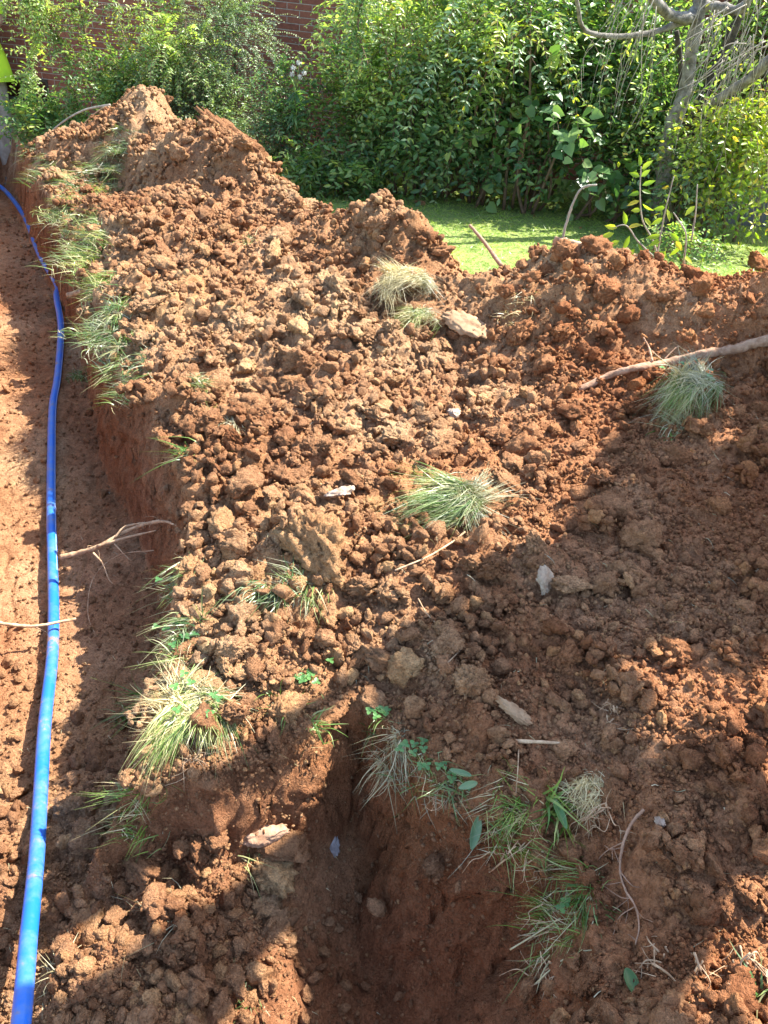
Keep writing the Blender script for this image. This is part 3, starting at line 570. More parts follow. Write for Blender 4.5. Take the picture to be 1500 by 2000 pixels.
stick('twig', 'long yellow grass stem at the bottom of the pit bank', atz([(1035, 1932, -.1), (1080, 1890, -.06), (1120, 1862, -.03), (1160, 1855, .0)]), .0018, .001, M['straw'])
stick('twig', 'thin root lying below the big sunlit grass sod', gpath([(905, 1055, .03), (880, 1075, .03), (830, 1105, .03), (770, 1125, .02)]), .003, .002, M['root'])
stick('twig', 'thin pale root on the dirt left of the pale stone', gpath([(815, 1180, .02), (835, 1210, .015), (870, 1240, .01)]), .0016, .001, M['root'])
stick('twig', 'small curved root below the sunlit clods', gpath([(905, 1270, .015), (875, 1300, .015), (850, 1320, .01)]), .0018, .001, M['root'])
stick('stick', 'reddish stick leaning on the lawn behind the heap', [PY(918, 440, 4.0), PY(945, 472, 3.85), PY(980, 520, 3.6)], .007, .011, M['root_dark'])
t = empty('bent_stick', PY(1100, 470, 3.45), 'pale bent stick rising from a knot behind the right heap', 'stick'); c0 = PY(1100, 470, 3.45)
mb = MB(); mb.tube([PY(a, b, 3.45)-c0 for a, b in [(1103, 482), (1100, 462), (1108, 430), (1118, 400), (1132, 372), (1148, 363), (1166, 361)]], .0062, .004, 8, 8, .3); mb.build('stem', M['twig_grey'], t)
v, f = clod_shape(3, 77, 6, .4, 1); o = link('knot', mesh_np('knot', v*np.array([.04, .035, .05]), f, [M['root_dark']]), t); o.location = tuple(PY(1093, 475, 3.45)-c0)
stick('log', 'thin pale log lying behind the crest of the right heap', [PY(1108, 473, 3.5), PY(1150, 482, 3.45), PY(1240, 500, 3.4), PY(1290, 512, 3.35)], .014, .010, M['root'], 'log')
# stones
def stone(name, label, px_, py_, dims, mat, rot=(0, 0, 0), seed=1, up=.01, cuts=9, cat='stone'):
    v, f = clod_shape(4, 500+seed, cuts, .12, 1); q = v*9
    v = v*(1+.03*fbm(q[:, 0], q[:, 1], q[:, 2], o=2))[:, None]
    o = link(name, mesh_np(name, v*np.array(dims), f, [mat], False if cuts > 9 else True)); o.location = tuple(G(px_, py_, up+.010)); o.rotation_euler = rot; return tag(o, label, cat)
stone('pale_stone', 'pale wedge shaped stone on the shaded slope', 1061, 1148, (.026, .042, .018), M['stone_pale'], (.5, .2, .15), 1, .012)
stone('stone_shard', 'long brown and white pointed shard on the shaded slope', 997, 1397, (.045, .017, .012), M['stone_ochre'], (.4, .1, -.55), 2, .01)
stone('quartz_stone', 'white quartz stone half buried among the sunlit clods', 664, 976, (.045, .024, .02), M['quartz'], (.3, -.2, .4), 3, .018)
stone('ochre_stone', 'flat ochre stone slab on the heap below the curly sod', 905, 650, (.10, .06, .035), M['stone_ochre'], (.4, .2, -.5), 4, .03)
stone('pebble', 'small white pebble on the dark soil at bottom right', 1285, 1614, (.011, .012, .009), M['quartz'], (0, 0, 0), 5, .008, cat='pebble')
stone('pebble', 'whitish pebble in the sun among clods near the middle', 886, 818, (.022, .022, .018), M['quartz'], (0, .3, 0), 6, .014, cat='pebble')
stone('clay_shard', 'grey streaked shard stuck in the left face of the near pit', 652, 1660, (.014, .028, .008), M['slate'], (.7, .1, .1), 7, .01, cat='stone')
stone('ochre_stone', 'brownish flat stone in the rubble left of the grey shard', 520, 1645, (.055, .028, .018), M['root_dark'], (.5, 0, .3), 8, .02)
stone('pale_stone', 'pale root coloured stone at the right edge of the slope', 1485, 1135, (.025, .03, .014), M['stone_ochre'], (.3, .1, .8), 9, .015)
# ------------------------------------------------------------------ leaves and blades
def norm(a): return a/(np.linalg.norm(a, axis=-1, keepdims=True)+1e-9)
LEAF = {'simple': (np.array([(0, 0, 0), (-.42, .3, .06), (-.40, .62, .05), (0, 1, -.05), (.40, .62, .05), (.42, .3, .06), (0, .33, -.04), (0, .66, -.05)]),
                   np.array([(0, 6, 1, 1), (1, 6, 7, 2), (2, 7, 3, 3), (3, 7, 4, 4), (4, 7, 6, 5), (5, 6, 0, 0)])),
        'heart': (np.array([(0, 0, 0), (-.34, -.12, .03), (-.58, .2, .06), (-.40, .6, .03), (0, 1.05, -.12), (.40, .6, .03), (.58, .2, .06), (.34, -.12, .03), (0, .4, -.05)]),
                  np.array([(0, 8, 1, 1), (1, 8, 2, 2), (2, 8, 3, 3), (3, 8, 4, 4), (4, 8, 5, 5), (5, 8, 6, 6), (6, 8, 7, 7), (7, 8, 0, 0)]))}
def leaf_arrays(pos, d, nrm, L, W, kind='simple'):
    tv, tf = LEAF[kind]; d = norm(d); s = norm(np.cross(d, nrm)); n = np.cross(s, d)
    v = pos[:, None]+tv[None, :, 0, None]*s[:, None]*W[:, None, None]+tv[None, :, 1, None]*d[:, None]*L[:, None, None]+tv[None, :, 2, None]*n[:, None]*L[:, None, None]
    f = tf[None]+(np.arange(len(pos))*len(tv))[:, None, None]; return v.reshape(-1, 3), f.reshape(-1, 4)
def tri_quads(F):
    t = F[:, 2] == F[:, 3]; return [a for a in (F[~t], F[t][:, :3]) if len(a)]
class Plant:
    def __init__(s): s.L = MB(); s.S = MB()
    def shoots(s, start, d, length, nleaf, leafL, ratio=.45, droop=.3, angle=.9, kind='simple', pinnate=False, stem_r=.002, curl=.25):
        n = len(start); d = norm(d); m = nleaf; t = (np.arange(m)+.6)/m
        g = np.array([0, 0, -1.0]); wv = rng.normal(size=(n, 3))*curl
        def pos(tt): return start[:, None]+(d[:, None]*tt[None, :, None]+wv[:, None]*(tt**2)[None, :, None]*.5+g*droop*(tt**2)[None, :, None])*length[:, None, None]
        c = pos(t); T = norm(pos(t+.02)-c); up = norm(np.array([0, 0, 1.0])+rng.normal(size=(n, 1, 3))*.35)
        S = norm(np.cross(T, np.broadcast_to(up, T.shape))); U = np.cross(S, T)
        sides = (1, -1) if pinnate else (None,)
        for sd_ in sides:
            if sd_ is None: sg = np.where(np.arange(m) % 2 == 0, 1.0, -1.0)[None, :, None]
            else: sg = sd_
            ld = T*(1-angle*.6)+S*sg*angle+rng.normal(size=c.shape)*.22+g*.15; ln = U+rng.normal(size=c.shape)*(.18 if pinnate else .45)
            taper = (1-.45*t) if pinnate else np.ones(m)
            LL = leafL*taper[None]*rng.uniform(.7, 1.2, size=(n, m)); v, f = leaf_arrays(c.reshape(-1, 3), ld.reshape(-1, 3), ln.reshape(-1, 3), LL.ravel(), LL.ravel()*ratio, kind); s.L.add(v, f)
        # stem: three sided thin tube
        tt = np.linspace(0, 1, 5); c = pos(tt); T = norm(np.gradient(c, axis=1)); A = norm(np.cross(T, [.2, .3, .93])); B = np.cross(T, A); rr = stem_r*(1-.7*tt)
        vs = np.stack([c+(A*math.cos(a)+B*math.sin(a))*rr[None, :, None] for a in (0, 2.09, 4.19)], 2)      # n,5,3,3
        fb = np.array([(i*3+j, i*3+(j+1) % 3, (i+1)*3+(j+1) % 3, (i+1)*3+j) for i in range(4) for j in range(3)])
        s.S.add(vs.reshape(-1, 3), (fb[None]+(np.arange(n)*15)[:, None, None]).reshape(-1, 4))
        return start[:, None]+0, d
    def build(s, name, label, cat, lm, sm_, group=None, base=(0, 0, 0), parts=('foliage', 'stem')):
        t = empty(name, base, label, cat, group); b = np.array(base)
        if s.L.n: V = np.concatenate(s.L.V)-b; o = link(parts[0], mesh_np(parts[0], V, tri_quads(np.concatenate(s.L.F)), [lm], True), t)
        if s.S.n:
            V = np.concatenate(s.S.V)-b; o = link(parts[1], mesh_np(parts[1], V, tri_quads(np.concatenate(s.S.F)), [sm_], True), t)
        return t
def blob_starts(n, c, rad, shell=.55, front=True):
    u = norm(rng.normal(size=(n, 3))); r = rng.random(n)**(1-shell*.7)
    if front: u[:, 1] = -np.abs(u[:, 1])*np.where(rng.random(n) < .8, 1, -1)
    return np.array(c)+u*np.array(rad)*r[:, None], u
def clumpy(n, c, rad, nclump=14, cr=.3, shell=.6):
    cc, cu = blob_starts(nclump, c, rad, shell); k = rng.integers(0, nclump, n); u = norm(rng.normal(size=(n, 3)))
    return cc[k]+u*cr*np.array(rad).mean()*rng.random(n)[:, None]**.5, norm(cu[k]*.6+u)
GR = 'shrubs growing along the house wall'
def bush(name, label, px_, py_, y, rad, n, nleaf, leafL, mat, ratio=.45, pin=False, length=(.15, .35), droop=.3, kind='simple', stem=M['stem_brown'], clumps=14, cr=.33, upd=.4, group='shrubs along the house wall', cat='shrub', fill=.35, fwd=.3):
    if px_ > 600 and group == GR or name == 'redbud_shrub': y += .6; rad = tuple(q*1.11 for q in rad); leafL *= 1.28; n = int(n*.72); cr = .24; clumps = int(clumps*1.5); length = (length[0], length[1]*1.3)
    c = PY(px_, py_, y); pl = Plant()
    a, u = clumpy(int(n*(1-fill)), c, rad, clumps, cr); b, u2 = blob_starts(int(n*fill), c, rad, .3)
    st = np.vstack([a, b]); uu = np.vstack([u, u2]); d = uu+np.array([0, -fwd, upd])+rng.normal(size=st.shape)*.35
    ln = rng.uniform(*length, size=len(st)); pl.shoots(st, d, ln, nleaf, leafL, ratio, droop, kind=kind, pinnate=pin)
    g0 = float(gz(np.array([c[0]]), np.array([c[1]]))[0])
    for i in range(5):
        q = c+np.array([random.uniform(-.5, .5)*rad[0], random.uniform(-.2, .4)*rad[1], random.uniform(-.2, .5)*rad[2]]); b0 = np.array([c[0]+random.uniform(-.2, .2), c[1]+.1+random.uniform(-.1, .1), g0-.03])
        pl.S.tube([b0, (b0+q)/2+rng.normal(size=3)*.06, q], .014, .005, 6, 5)
    return pl.build(name, label, cat, M[mat], stem, group, (c[0], c[1], g0))
GR = 'shrubs growing along the house wall'
bush('shrub', 'bright green shrub with feathery compound leaves right of the bare brick', 745, 110, 6.0, (.40, .4, .66), 520, 8, .040, 'leaf_lime', .42, True, (.16, .30), .45, group=GR, fill=.25)
bush('shrub', 'mixed green shrub behind the weeds left of centre', 720, 235, 5.9, (.52, .35, .44), 640, 9, .042, 'leaf_mid', .5, False, (.15, .32), .3, group=GR)
bush('shrub', 'tall bright shrub with small leaves at the middle of the hedge', 880, 100, 5.7, (.62, .4, .75), 1050, 10, .034, 'leaf_lime', .5, False, (.15, .35), .3, group=GR)
bush('shrub', 'glossy dark green shrub low in the middle of the hedge', 900, 235, 5.6, (.65, .3, .34), 900, 9, .048, 'leaf_dark', .5, False, (.15, .32), .3, group=GR)
bush('shrub', 'shadowy deep green shrub behind the heart shaped leaves', 1090, 185, 5.8, (.70, .4, .48), 950, 9, .045, 'leaf_dark', .55, False, (.15, .34), .3, group=GR)
bush('shrub', 'green shrub under the bent grey branch', 1130, 90, 5.9, (.60, .4, .6), 1200, 9, .04, 'leaf_mid', .5, False, (.15, .35), .3, group=GR)
bush('redbud_shrub', 'shrub with large pale heart shaped leaves left of the tree', 1065, 235, 5.3, (.42, .16, .34), 38, 4, .062, 'leaf_mid', .85, False, (.2, .35), .5, 'heart', clumps=7, cr=.4, group=None, fill=.8)
bush('redbud_shrub', 'low shrub with dark heart shaped leaves beside the bent stick', 1200, 325, 5.3, (.42, .16, .18), 32, 4, .062, 'leaf_dark', .85, False, (.2, .32), .5, 'heart', clumps=7, cr=.4, group=None, fill=.8)
bush('shrub', 'leafy shrub around the foot of the grey tree', 1290, 275, 5.6, (.45, .25, .32), 900, 9, .038, 'leaf_mid', .5, False, (.14, .3), .3, group=GR)
bush('shrub', 'yellowing shrub hanging at the right edge over the lawn', 1455, 250, 5.1, (.36, .28, .25), 480, 10, .036, 'leaf_yellow', .5, False, (.2, .4), .8, group=GR, upd=.1)
bush('shrub', 'light green leafy shrub behind the weeping twigs at upper right', 1440, 110, 6.2, (.6, .3, .60), 1100, 9, .036, 'leaf_lime', .45, False, (.15, .35), .4, group=GR)
bush('shrub', 'pale green bush between the tree and the house wall at right', 1375, 330, 5.1, (.28, .2, .20), 420, 9, .032, 'leaf_blue', .5, False, (.12, .26), .4, group=GR)
bush('weed', 'low leafy weeds on the lawn right of the yellow sapling', 1335, 468, 4.5, (.16, .12, .05), 80, 8, .028, 'leaf_mid', .5, False, (.08, .16), .4, group='weeds by the lawn', cat='weed')
bush('shrub', 'silvery small leaved bush behind the far soil heap', 430, 225, 6.6, (.48, .3, .34), 1500, 12, .021, 'leaf_blue', .5, False, (.12, .28), .25, group=GR)
bush('shrub', 'silvery shrub with upright feathery sprays against the brick', 425, 50, 6.9, (.34, .25, .46), 420, 16, .021, 'leaf_blue', .5, True, (.22, .42), .35, group=GR, clumps=9, cr=.5)
bush('shrub', 'bright green shrub arching in front of the brick wall at upper left', 330, 70, 6.5, (.36, .2, .34), 170, 9, .04, 'leaf_lime', .42, True, (.18, .32), .5, group=GR, clumps=8)
bush('shrub', 'low green shrub behind the crest of the far heap', 270, 175, 6.7, (.40, .25, .28), 620, 9, .034, 'leaf_mid', .5, False, (.12, .26), .3, group=GR)
bush('shrub', 'narrow dark bush against the brick beside the puffy weed', 545, 235, 6.2, (.16, .16, .38), 330, 9, .03, 'leaf_dark', .5, False, (.12, .26), .3, group=GR)
bush('weed', 'broad leaved weeds at the foot of the hedge behind the heap', 650, 335, 5.9, (.36, .15, .10), 200, 7, .06, 'leaf_mid', .4, False, (.15, .3), .5, group='weeds by the lawn', cat='weed')
bush('weed', 'green ground weeds at the far end of the trench', 110, 235, 6.5, (.42, .3, .10), 320, 7, .045, 'leaf_mid', .5, False, (.1, .2), .3, group='weeds by the lawn', cat='weed')
bush('shrub', 'arching feathery shoots with bright leaflets at the upper left of the hedge', 800, 50, 5.5, (.42, .3, .4), 90, 8, .05, 'leaf_lime', .4, True, (.30, .42), .7, group=GR, clumps=9, upd=.5, fwd=.6)
bush('shrub', 'pale feathery shoots arching from the top middle of the hedge', 950, 90, 5.4, (.5, .3, .55), 90, 8, .05, 'leaf_blue', .4, True, (.30, .42), .7, group=GR, clumps=9, upd=.4, fwd=.6)
bush('shrub', 'feathery yellow tinted shoots above the heart leaved shrub', 1020, 60, 5.3, (.35, .3, .35), 45, 7, .05, 'leaf_yellow', .4, True, (.28, .4), .8, group=GR, clumps=6, upd=.3, fwd=.6)
# climbing vines hanging over the wall at the left: (stem pixels, distance)
def vine(label, path, y, n, lm='leaf_lime', leafL=.044, length=(.12, .24), pin=True, nl=6):
    pts_ = [PY(a, b, y+(random.uniform(-.06, .06) if i else 0)) for i, (a, b) in enumerate(path)]; pl = Plant(); c = pl.S.tube(pts_, .010, .004, 6, 8, .2)
    k = rng.integers(0, len(c), n); st = c[k]+rng.normal(size=(n, 3))*.01; d = rng.normal(size=(n, 3))+np.array([0, -.5, -.1]); pl.shoots(st, d, rng.uniform(*length, size=n), nl, leafL, .42, .55, pinnate=pin)
    pl.build('vine', label, 'vine', M[lm], M['stem_brown'], 'leafy vines in front of the brick wall', tuple(pts_[-1]))
vine('leafy vine on a dark stem beside the person', [(82, -60), (78, 0), (72, 60), (60, 110), (52, 150), (55, 195)], 6.6, 90)
vine('leafy vine slanting across the brick above the vent', [(40, -40), (70, 10), (110, 70), (130, 120), (150, 200), (180, 262)], 6.5, 120)
vine('leafy vine with long bare stem sloping to the far heap', [(150, -40), (165, 60), (185, 130), (215, 170), (240, 215)], 6.6, 100)
vine('thin yellowish vine in front of the middle of the brick', [(225, -30), (235, 50), (255, 100), (265, 150), (268, 190)], 6.7, 80, 'leaf_yellow', .03, (.08, .18), False, 5)
vine('bright vine running across the top left of the brick', [(-20, -10), (60, 20), (130, 20), (210, 10), (300, 20), (360, -10)], 6.6, 130, 'leaf_lime', .034)
vine('vine hanging from the top edge right of the feathery sprays', [(700, -60), (705, 0), (700, 60), (720, 130)], 5.7, 60, 'leaf_mid')
# fallen branch behind the far heap
stick('branch', 'grey fallen branch reaching over the far heap', [PY(85, 272, 6.1), PY(120, 240, 6.0), PY(165, 215, 5.95), PY(215, 205, 5.85)], .005, .008, M['twig_grey'])
stick('branch', 'pale curved root arching over the far heap', [PY(150, 262, 5.9), PY(175, 230, 5.85), PY(212, 208, 5.8), PY(208, 250, 5.75)], .0045, .004, M['root'])
# puffy weed
c = PY(577, 262, 6.0); t = empty('puff_weed', c, 'tall weed with white seed puffs against the brick', 'weed'); mb = MB()
puffs = [(573, 132), (584, 122), (571, 144), (594, 142), (586, 150)]; L_ = Plant()
for a, b in puffs: mb.tube([np.zeros(3), PY(578, 180, 6.0)-c, PY(a, b, 6.0)-c], .005, .002, 5, 6)
mb.build('stem', M['stem_green'], t)
n = 46; k = rng.random(n); st = PY(577, 250, 6.0)[None]-c+np.outer(k, PY(578, 170, 6.0)-PY(577, 250, 6.0)); d = rng.normal(size=(n, 3))+np.array([0, -.3, .2])
v, f = leaf_arrays(st, d, np.array([[0, -.4, 1.0]])+rng.normal(size=(n, 3))*.3, np.full(n, .11), np.full(n, .022)); link('foliage', mesh_np('foliage', v, tri_quads(f), [M['leaf_dark']]), t)
fluff = plain_mat('seed_fluff', (.55, .55, .52), (.8, .8, .78), 80)
for a, b in puffs:
    mb = MB()
    for i in range(60): dd = norm(rng.normal(size=3)); mb.tube([dd*.004, dd*.02], .0012, .0006, 3, 1, smooth=False, cap=False)
    o = mb.build('seed_puff', fluff, t, False); o.location = tuple(PY(a, b, 6.0)-c)
# sapling with yellow leaves
def sapling(label, stems, leaves, mat, y, L=.085, base_px=(1325, 520)):
    c = PY(*base_px, y); t = empty('sapling', c, label, 'sapling', 'saplings behind the right heap'); mb = MB()
    for s in stems: mb.tube([PY(a, b, y)-c for a, b in s], .0042, .0022, 6, 7, .2)
    mb.build('stem', M['twig_grey'], t); pos = np.array([PY(a, b, y)-c for a, b, dx_, dz_ in leaves]); d = np.array([(dx_, -.15, dz_) for a, b, dx_, dz_ in leaves])
    n = len(pos); v, f = leaf_arrays(pos, d, np.array([[.1, -.8, .5]])+rng.normal(size=(n, 3))*.35, np.full(n, L)*rng.uniform(.8, 1.1, n), np.full(n, L*.42)); link('foliage', mesh_np('foliage', v, tri_quads(f), [M[mat]]), t)
sapling('young sapling with a column of yellow green leaves behind the right heap', [[(1290, 520), (1275, 470), (1255, 430), (1250, 380), (1252, 325)]],
        [(1250, 325, -.3, .8), (1253, 330, .7, .8), (1252, 345, .6, .7), (1250, 345, -.8, .2), (1254, 362, .3, .2), (1252, 375, -.9, -.3), (1253, 372, .8, -.1), (1250, 392, -.9, -.4), (1255, 398, .7, -.3), (1252, 410, -.9, -.1), (1258, 425, .5, -.4)], 'leaf_yellow', 3.5, .055, (1290, 520))
sapling('bare stemmed sapling with drooping yellow leaves beside the lawn', [[(1280, 522), (1290, 460), (1302, 400), (1316, 345)], [(1335, 515), (1340, 460), (1325, 430), (1315, 415)], [(1350, 470), (1358, 420), (1362, 360)]],
        [(1300, 405, -.9, -.2), (1302, 408, .4, -.7), (1295, 425, -.8, -.6), (1290, 460, -.9, -.2), (1292, 468, -.8, -.5), (1288, 490, .6, -.4), (1310, 455, .7, -.5), (1320, 470, .6, -.6), (1330, 480, -.6, -.7), (1335, 500, .7, -.4), (1358, 402, -.5, -.6), (1300, 490, -.3, -.8)], 'leaf_yellow', 3.45, .062, (1300, 520))
sapling('low sapling shoot with yellow leaves pointing left over the heap', [[(1275, 500), (1245, 470), (1222, 440), (1190, 448)]],
        [(1222, 440, -.4, .9), (1205, 445, -1, .1), (1200, 455, -.9, -.4), (1210, 470, -.8, -.5), (1230, 460, -.2, -.8), (1245, 475, .5, -.7), (1240, 485, -.4, -.8), (1225, 445, .4, .2)], 'leaf_yellow', 3.4, .062, (1275, 500))
# ------------------------------------------------------------------ grey tree with weeping twigs
c = PY(1305, 415, 5.75); g0 = float(gz(np.array([c[0]]), np.array([c[1]]))[0]); c[2] = g0
t = empty('grey_tree', c, 'grey barked tree with bent limbs and weeping twigs at upper right', 'tree')
Y0 = 5.7
mb = MB(); mb.tube([c-c+np.array([0, 0, -.05]), PY(1300, 330, Y0)-c, PY(1312, 250, Y0)-c, PY(1338, 180, Y0)-c, PY(1350, 110, Y0)-c, PY(1362, 40, Y0)-c, PY(1375, -40, Y0)-c, PY(1400, -160, Y0)-c], [.08, .065, .052, .042, .038, .045, .04, .03], None, 14, 9, .25); mb.build('trunk', M['bark_grey'], t)
def limb(path, r0, r1, y=Y0, mat='bark_grey', dy=0):
    m_ = MB(); n_ = len(path); m_.tube([PY(a, b, y+dy*i/(n_-1))-c for i, (a, b) in enumerate(path)], r0*.78, r1*.78, 10, 8, .25); m_.build('limb', M[mat], t)
limb([(1358, 22), (1345, 35), (1310, 30), (1290, 12), (1270, -10), (1240, -50)], .045, .034, dy=-.3)
limb([(1352, 40), (1320, 48), (1280, 62), (1230, 70), (1180, 70), (1148, 62), (1134, 45), (1130, 20), (1122, -20)], .026, .013, dy=-.4)
limb([(1372, 12), (1410, 15), (1440, 20), (1462, 0), (1475, -40)], .04, .03, dy=-.2)
limb([(1392, 200), (1430, 175), (1470, 150), (1500, 120), (1560, 60)], .034, .04, y=5.5, dy=-.3)
limb([(1330, 260), (1362, 215), (1410, 110), (1440, 40), (1460, -40)], .05, .035, y=5.85, mat='bark_dark')
limb([(1320, 290), (1400, 215), (1450, 170), (1520, 120)], .03, .025, y=5.75, mat='bark_dark')
limb([(1300, 330), (1325, 250), (1330, 150), (1322, 60)], .035, .02, y=5.9, mat='bark_dark')
mb = MB()
for i in range(70):
    a = rng.choice([1245, 1275, 1400, 1430, 1460, 1485, 1500]) + rng.normal()*14; b = rng.uniform(-40, 120 if a > 1380 else 40); y = 5.45+rng.uniform(-.3, .2); p = PY(a, b, y)-c
    L2 = rng.uniform(.2, .7); dx_ = rng.normal()*.07
    mb.tube(jag([p, p+[dx_*.5, 0, -L2*.35], p+[dx_, .02, -L2*.7], p+[dx_*.8, .02, -L2]], .014), .0026, .0010, 4, 4)
for i in range(16):
    p = PY(rng.uniform(1400, 1500), rng.uniform(-10, 130), 5.35)-c; d = np.array([rng.uniform(-1, -.3), -.1, rng.uniform(-.9, -.2)]); l = rng.uniform(.15, .4)
    mb.tube(jag([p, p+d*l*.5, p+d*l+[0, 0, -.05]], .015), .004, .002, 4, 4)
mb.build('twigs', M['twig_grey'], t)
pl = Plant(); n = 170; st = np.array([PY(rng.uniform(1230, 1520), rng.uniform(-30, 330), 5.95+rng.uniform(-.3, .3)) for i in range(n)])-c
pl.shoots(st, rng.normal(size=(n, 3))*.5+np.array([0, -.1, -.8]), rng.uniform(.12, .3, n), 6, .042, .4, .4)
link('crown', mesh_np('crown', np.concatenate(pl.L.V), tri_quads(np.concatenate(pl.L.F)), [M['leaf_lime']]), t)
# ------------------------------------------------------------------ grass
def blades(n, pos, length, width, lean, seg=3, mat='tuft', dirs=None, upw=.8, fan=1.0):
    """curved tapering blades; pos (n,3)"""
    d = rng.normal(size=(n, 3)); d[:, 2] = 0; d = norm(d)*fan
    if n >= 90 and n < 5000:      # wisps that lie the same way
        K = 9; kc = pos[rng.integers(0, n, K)]; own = np.argmin(((pos[:, None]-kc[None])**2).sum(-1)+rng.random((n, K))*1e-4, 1); kd = rng.normal(size=(K, 3))*.8; kd[:, 2] *= .3
        d = d*.42+kd[own]
    if dirs is not None: d = d*.85+np.array(dirs)
    u0 = norm(np.array([0, 0, upw])+d*rng.uniform(.4, 1.2, (n, 1))); g = norm(d+np.array([0, 0, -.25])); L = length*rng.uniform(.25, 1.2, n); ln = lean*rng.uniform(.4, 1.5, n)
    tt = np.linspace(0, 1, seg+1); side = norm(np.cross(u0, norm(rng.normal(size=(n, 3))+[0, 0, .5]))); V = []; wob = rng.normal(size=(n, 3))*.16; w2 = rng.uniform(0, 6.28, (n, 1))
    for i, q in enumerate(tt):
        p = pos+wob*L[:, None]*np.sin(q*3.5+w2)*q+u0*(L*q)[:, None]+g*(L*ln*q*q)[:, None]-np.array([0, 0, 1])*(L*ln*.45*q*q)[:, None]; wd = width*(1-q**1.6)*.5+1e-4; V += [p-side*wd, p+side*wd]
    V = np.stack(V, 1).reshape(-1, 3); f = np.array([(2*i, 2*i+1, 2*i+3, 2*i+2) for i in range(seg)]); F = (f[None]+(np.arange(n)*2*(seg+1))[:, None, None]).reshape(-1, 4); return V, F
# lawn blades
n = 90000; yy = 2.9+4.6*rng.random(n)**1.2; xx = -1.4+rng.random(n)*5.2; i_ = np.clip(np.searchsorted(xs, xx)-1, 0, nx-2); j_ = np.clip(np.searchsorted(ys, yy)-1, 0, ny-2); kp = soilm[j_, i_] < .4
xx, yy = xx[kp], yy[kp]; V, F = blades(len(xx), np.stack([xx, yy, gz(xx, yy)-.004], -1), .042, .0042, .5, 2)
n = len(V)//6
o = link('lawn_grass', mesh_np('lawn_grass', V, F, [M['lawn_grass']])); tag(o, 'short green grass blades covering the lawn behind the heap', 'grass', kind='stuff')
def tuft(label, px_, py_, sp, n, L, mat='tuft', up=.0, dirs=None, lean=.7, wd=.0032, soil=0, roots=0, upw=.8, cat='grass tuft', name='grass_tuft', group='grass tufts along the trench edge', pos3=None, aspect=(1, 1), clover=0):
    c = G(px_, py_, up) if pos3 is None else np.array(pos3); t = empty(name, c, label, cat, group)
    x_ = rng.normal(size=n)*sp*aspect[0]*.5; y_ = rng.normal(size=n)*sp*aspect[1]*.5; z_ = gz(c[0]+x_, c[1]+y_)-c[2]; z_ = np.clip(z_, -.06, .05) if not soil else np.zeros(n)+.6*soil
    if soil:
        rr = np.sqrt((x_/(sp*aspect[0]))**2+(y_/(sp*aspect[1]))**2); z_ = soil*np.sqrt(np.clip(1-rr*rr*.6, .05, 1))*.7
        v, f = clod_shape(4, int(px_*7+py_) % 997, 6, .3, 1, .05); link('soil', mesh_np('soil', v*np.array([sp*aspect[0]*1.15, sp*aspect[1]*1.1, soil*1.25])+np.array([.1*sp, .12*sp, 0]), f, [M['clod']]), t)
    z_ = z_+0; L = L*.82; n1 = n; g3 = None if dirs is None else dirs
    if soil:
        n = int(n*1.9); a_ = rng.uniform(0, 6.28, n); r_ = rng.random(n)**.5*1.05; r_ *= .85+.3*np.sin(a_*3+px_); x_ = np.cos(a_)*r_*sp*aspect[0]-.12*sp; y_ = np.sin(a_)*r_*sp*aspect[1]-.2*sp; z_ = soil*np.sqrt(np.clip(1-r_*r_, 0, 1))*.85+.003
        V, F = blades(n, np.stack([x_, y_, z_], -1), L*.8, wd*.62, lean*1.2, 5, dirs=dirs, upw=min(upw, .35), fan=.9)
    else: V, F = blades(n, np.stack([x_, y_, z_], -1), L, wd*.8, lean, 5, dirs=dirs, upw=upw, fan=1.25)
    link('blades', mesh_np('blades', V, F, [M[mat]]), t)
    if n > 60:
        m_ = int(n*.75); sel = rng.integers(0, n, m_); V, F = blades(m_, np.stack([x_[sel], y_[sel], z_[sel]], -1)+rng.normal(size=(m_, 3))*np.array([sp*.12, sp*.12, .004]), L*.65, wd*.5, lean*1.4, 4, dirs=None, upw=.3, fan=1.3)
        link('dead_blades', mesh_np('dead_blades', V, F, [M['straw']]), t)
    if roots:
        mb = MB()
        for i in range(roots):
            p = np.array([rng.normal()*sp*.6, rng.normal()*sp*.5-sp*.3, 0]); d = np.array([rng.normal()*.6, -.3+rng.normal()*.4, -.8]); d = norm(d); l = rng.uniform(.03, .08)
            mb.tube(jag([p, p+d*l*.4, p+d*l*.7, p+d*l], .006), .0012, .0004, 4, 4)
        mb.build('roots', M['root'], t)
    if clover:
        m_ = clover*3; cp = np.repeat(np.stack([rng.normal(size=clover)*sp*.6, rng.normal(size=clover)*sp*.5, np.full(clover, soil+.02)], -1), 3, 0); a = np.tile([0, 2.09, 4.19], clover)+np.repeat(rng.random(clover)*6, 3)
        d = np.stack([np.cos(a), np.sin(a), np.full(m_, .15)], -1); v, f = leaf_arrays(cp, d, np.array([[0, 0, 1.0]])+rng.normal(size=(m_, 3))*.15, np.full(m_, .013), np.full(m_, .012)); link('clover_leaves', mesh_np('clover_leaves', v, tri_quads(f), [M['clover']]), t)
    return t
W_ = (-.5, -.3, 0)
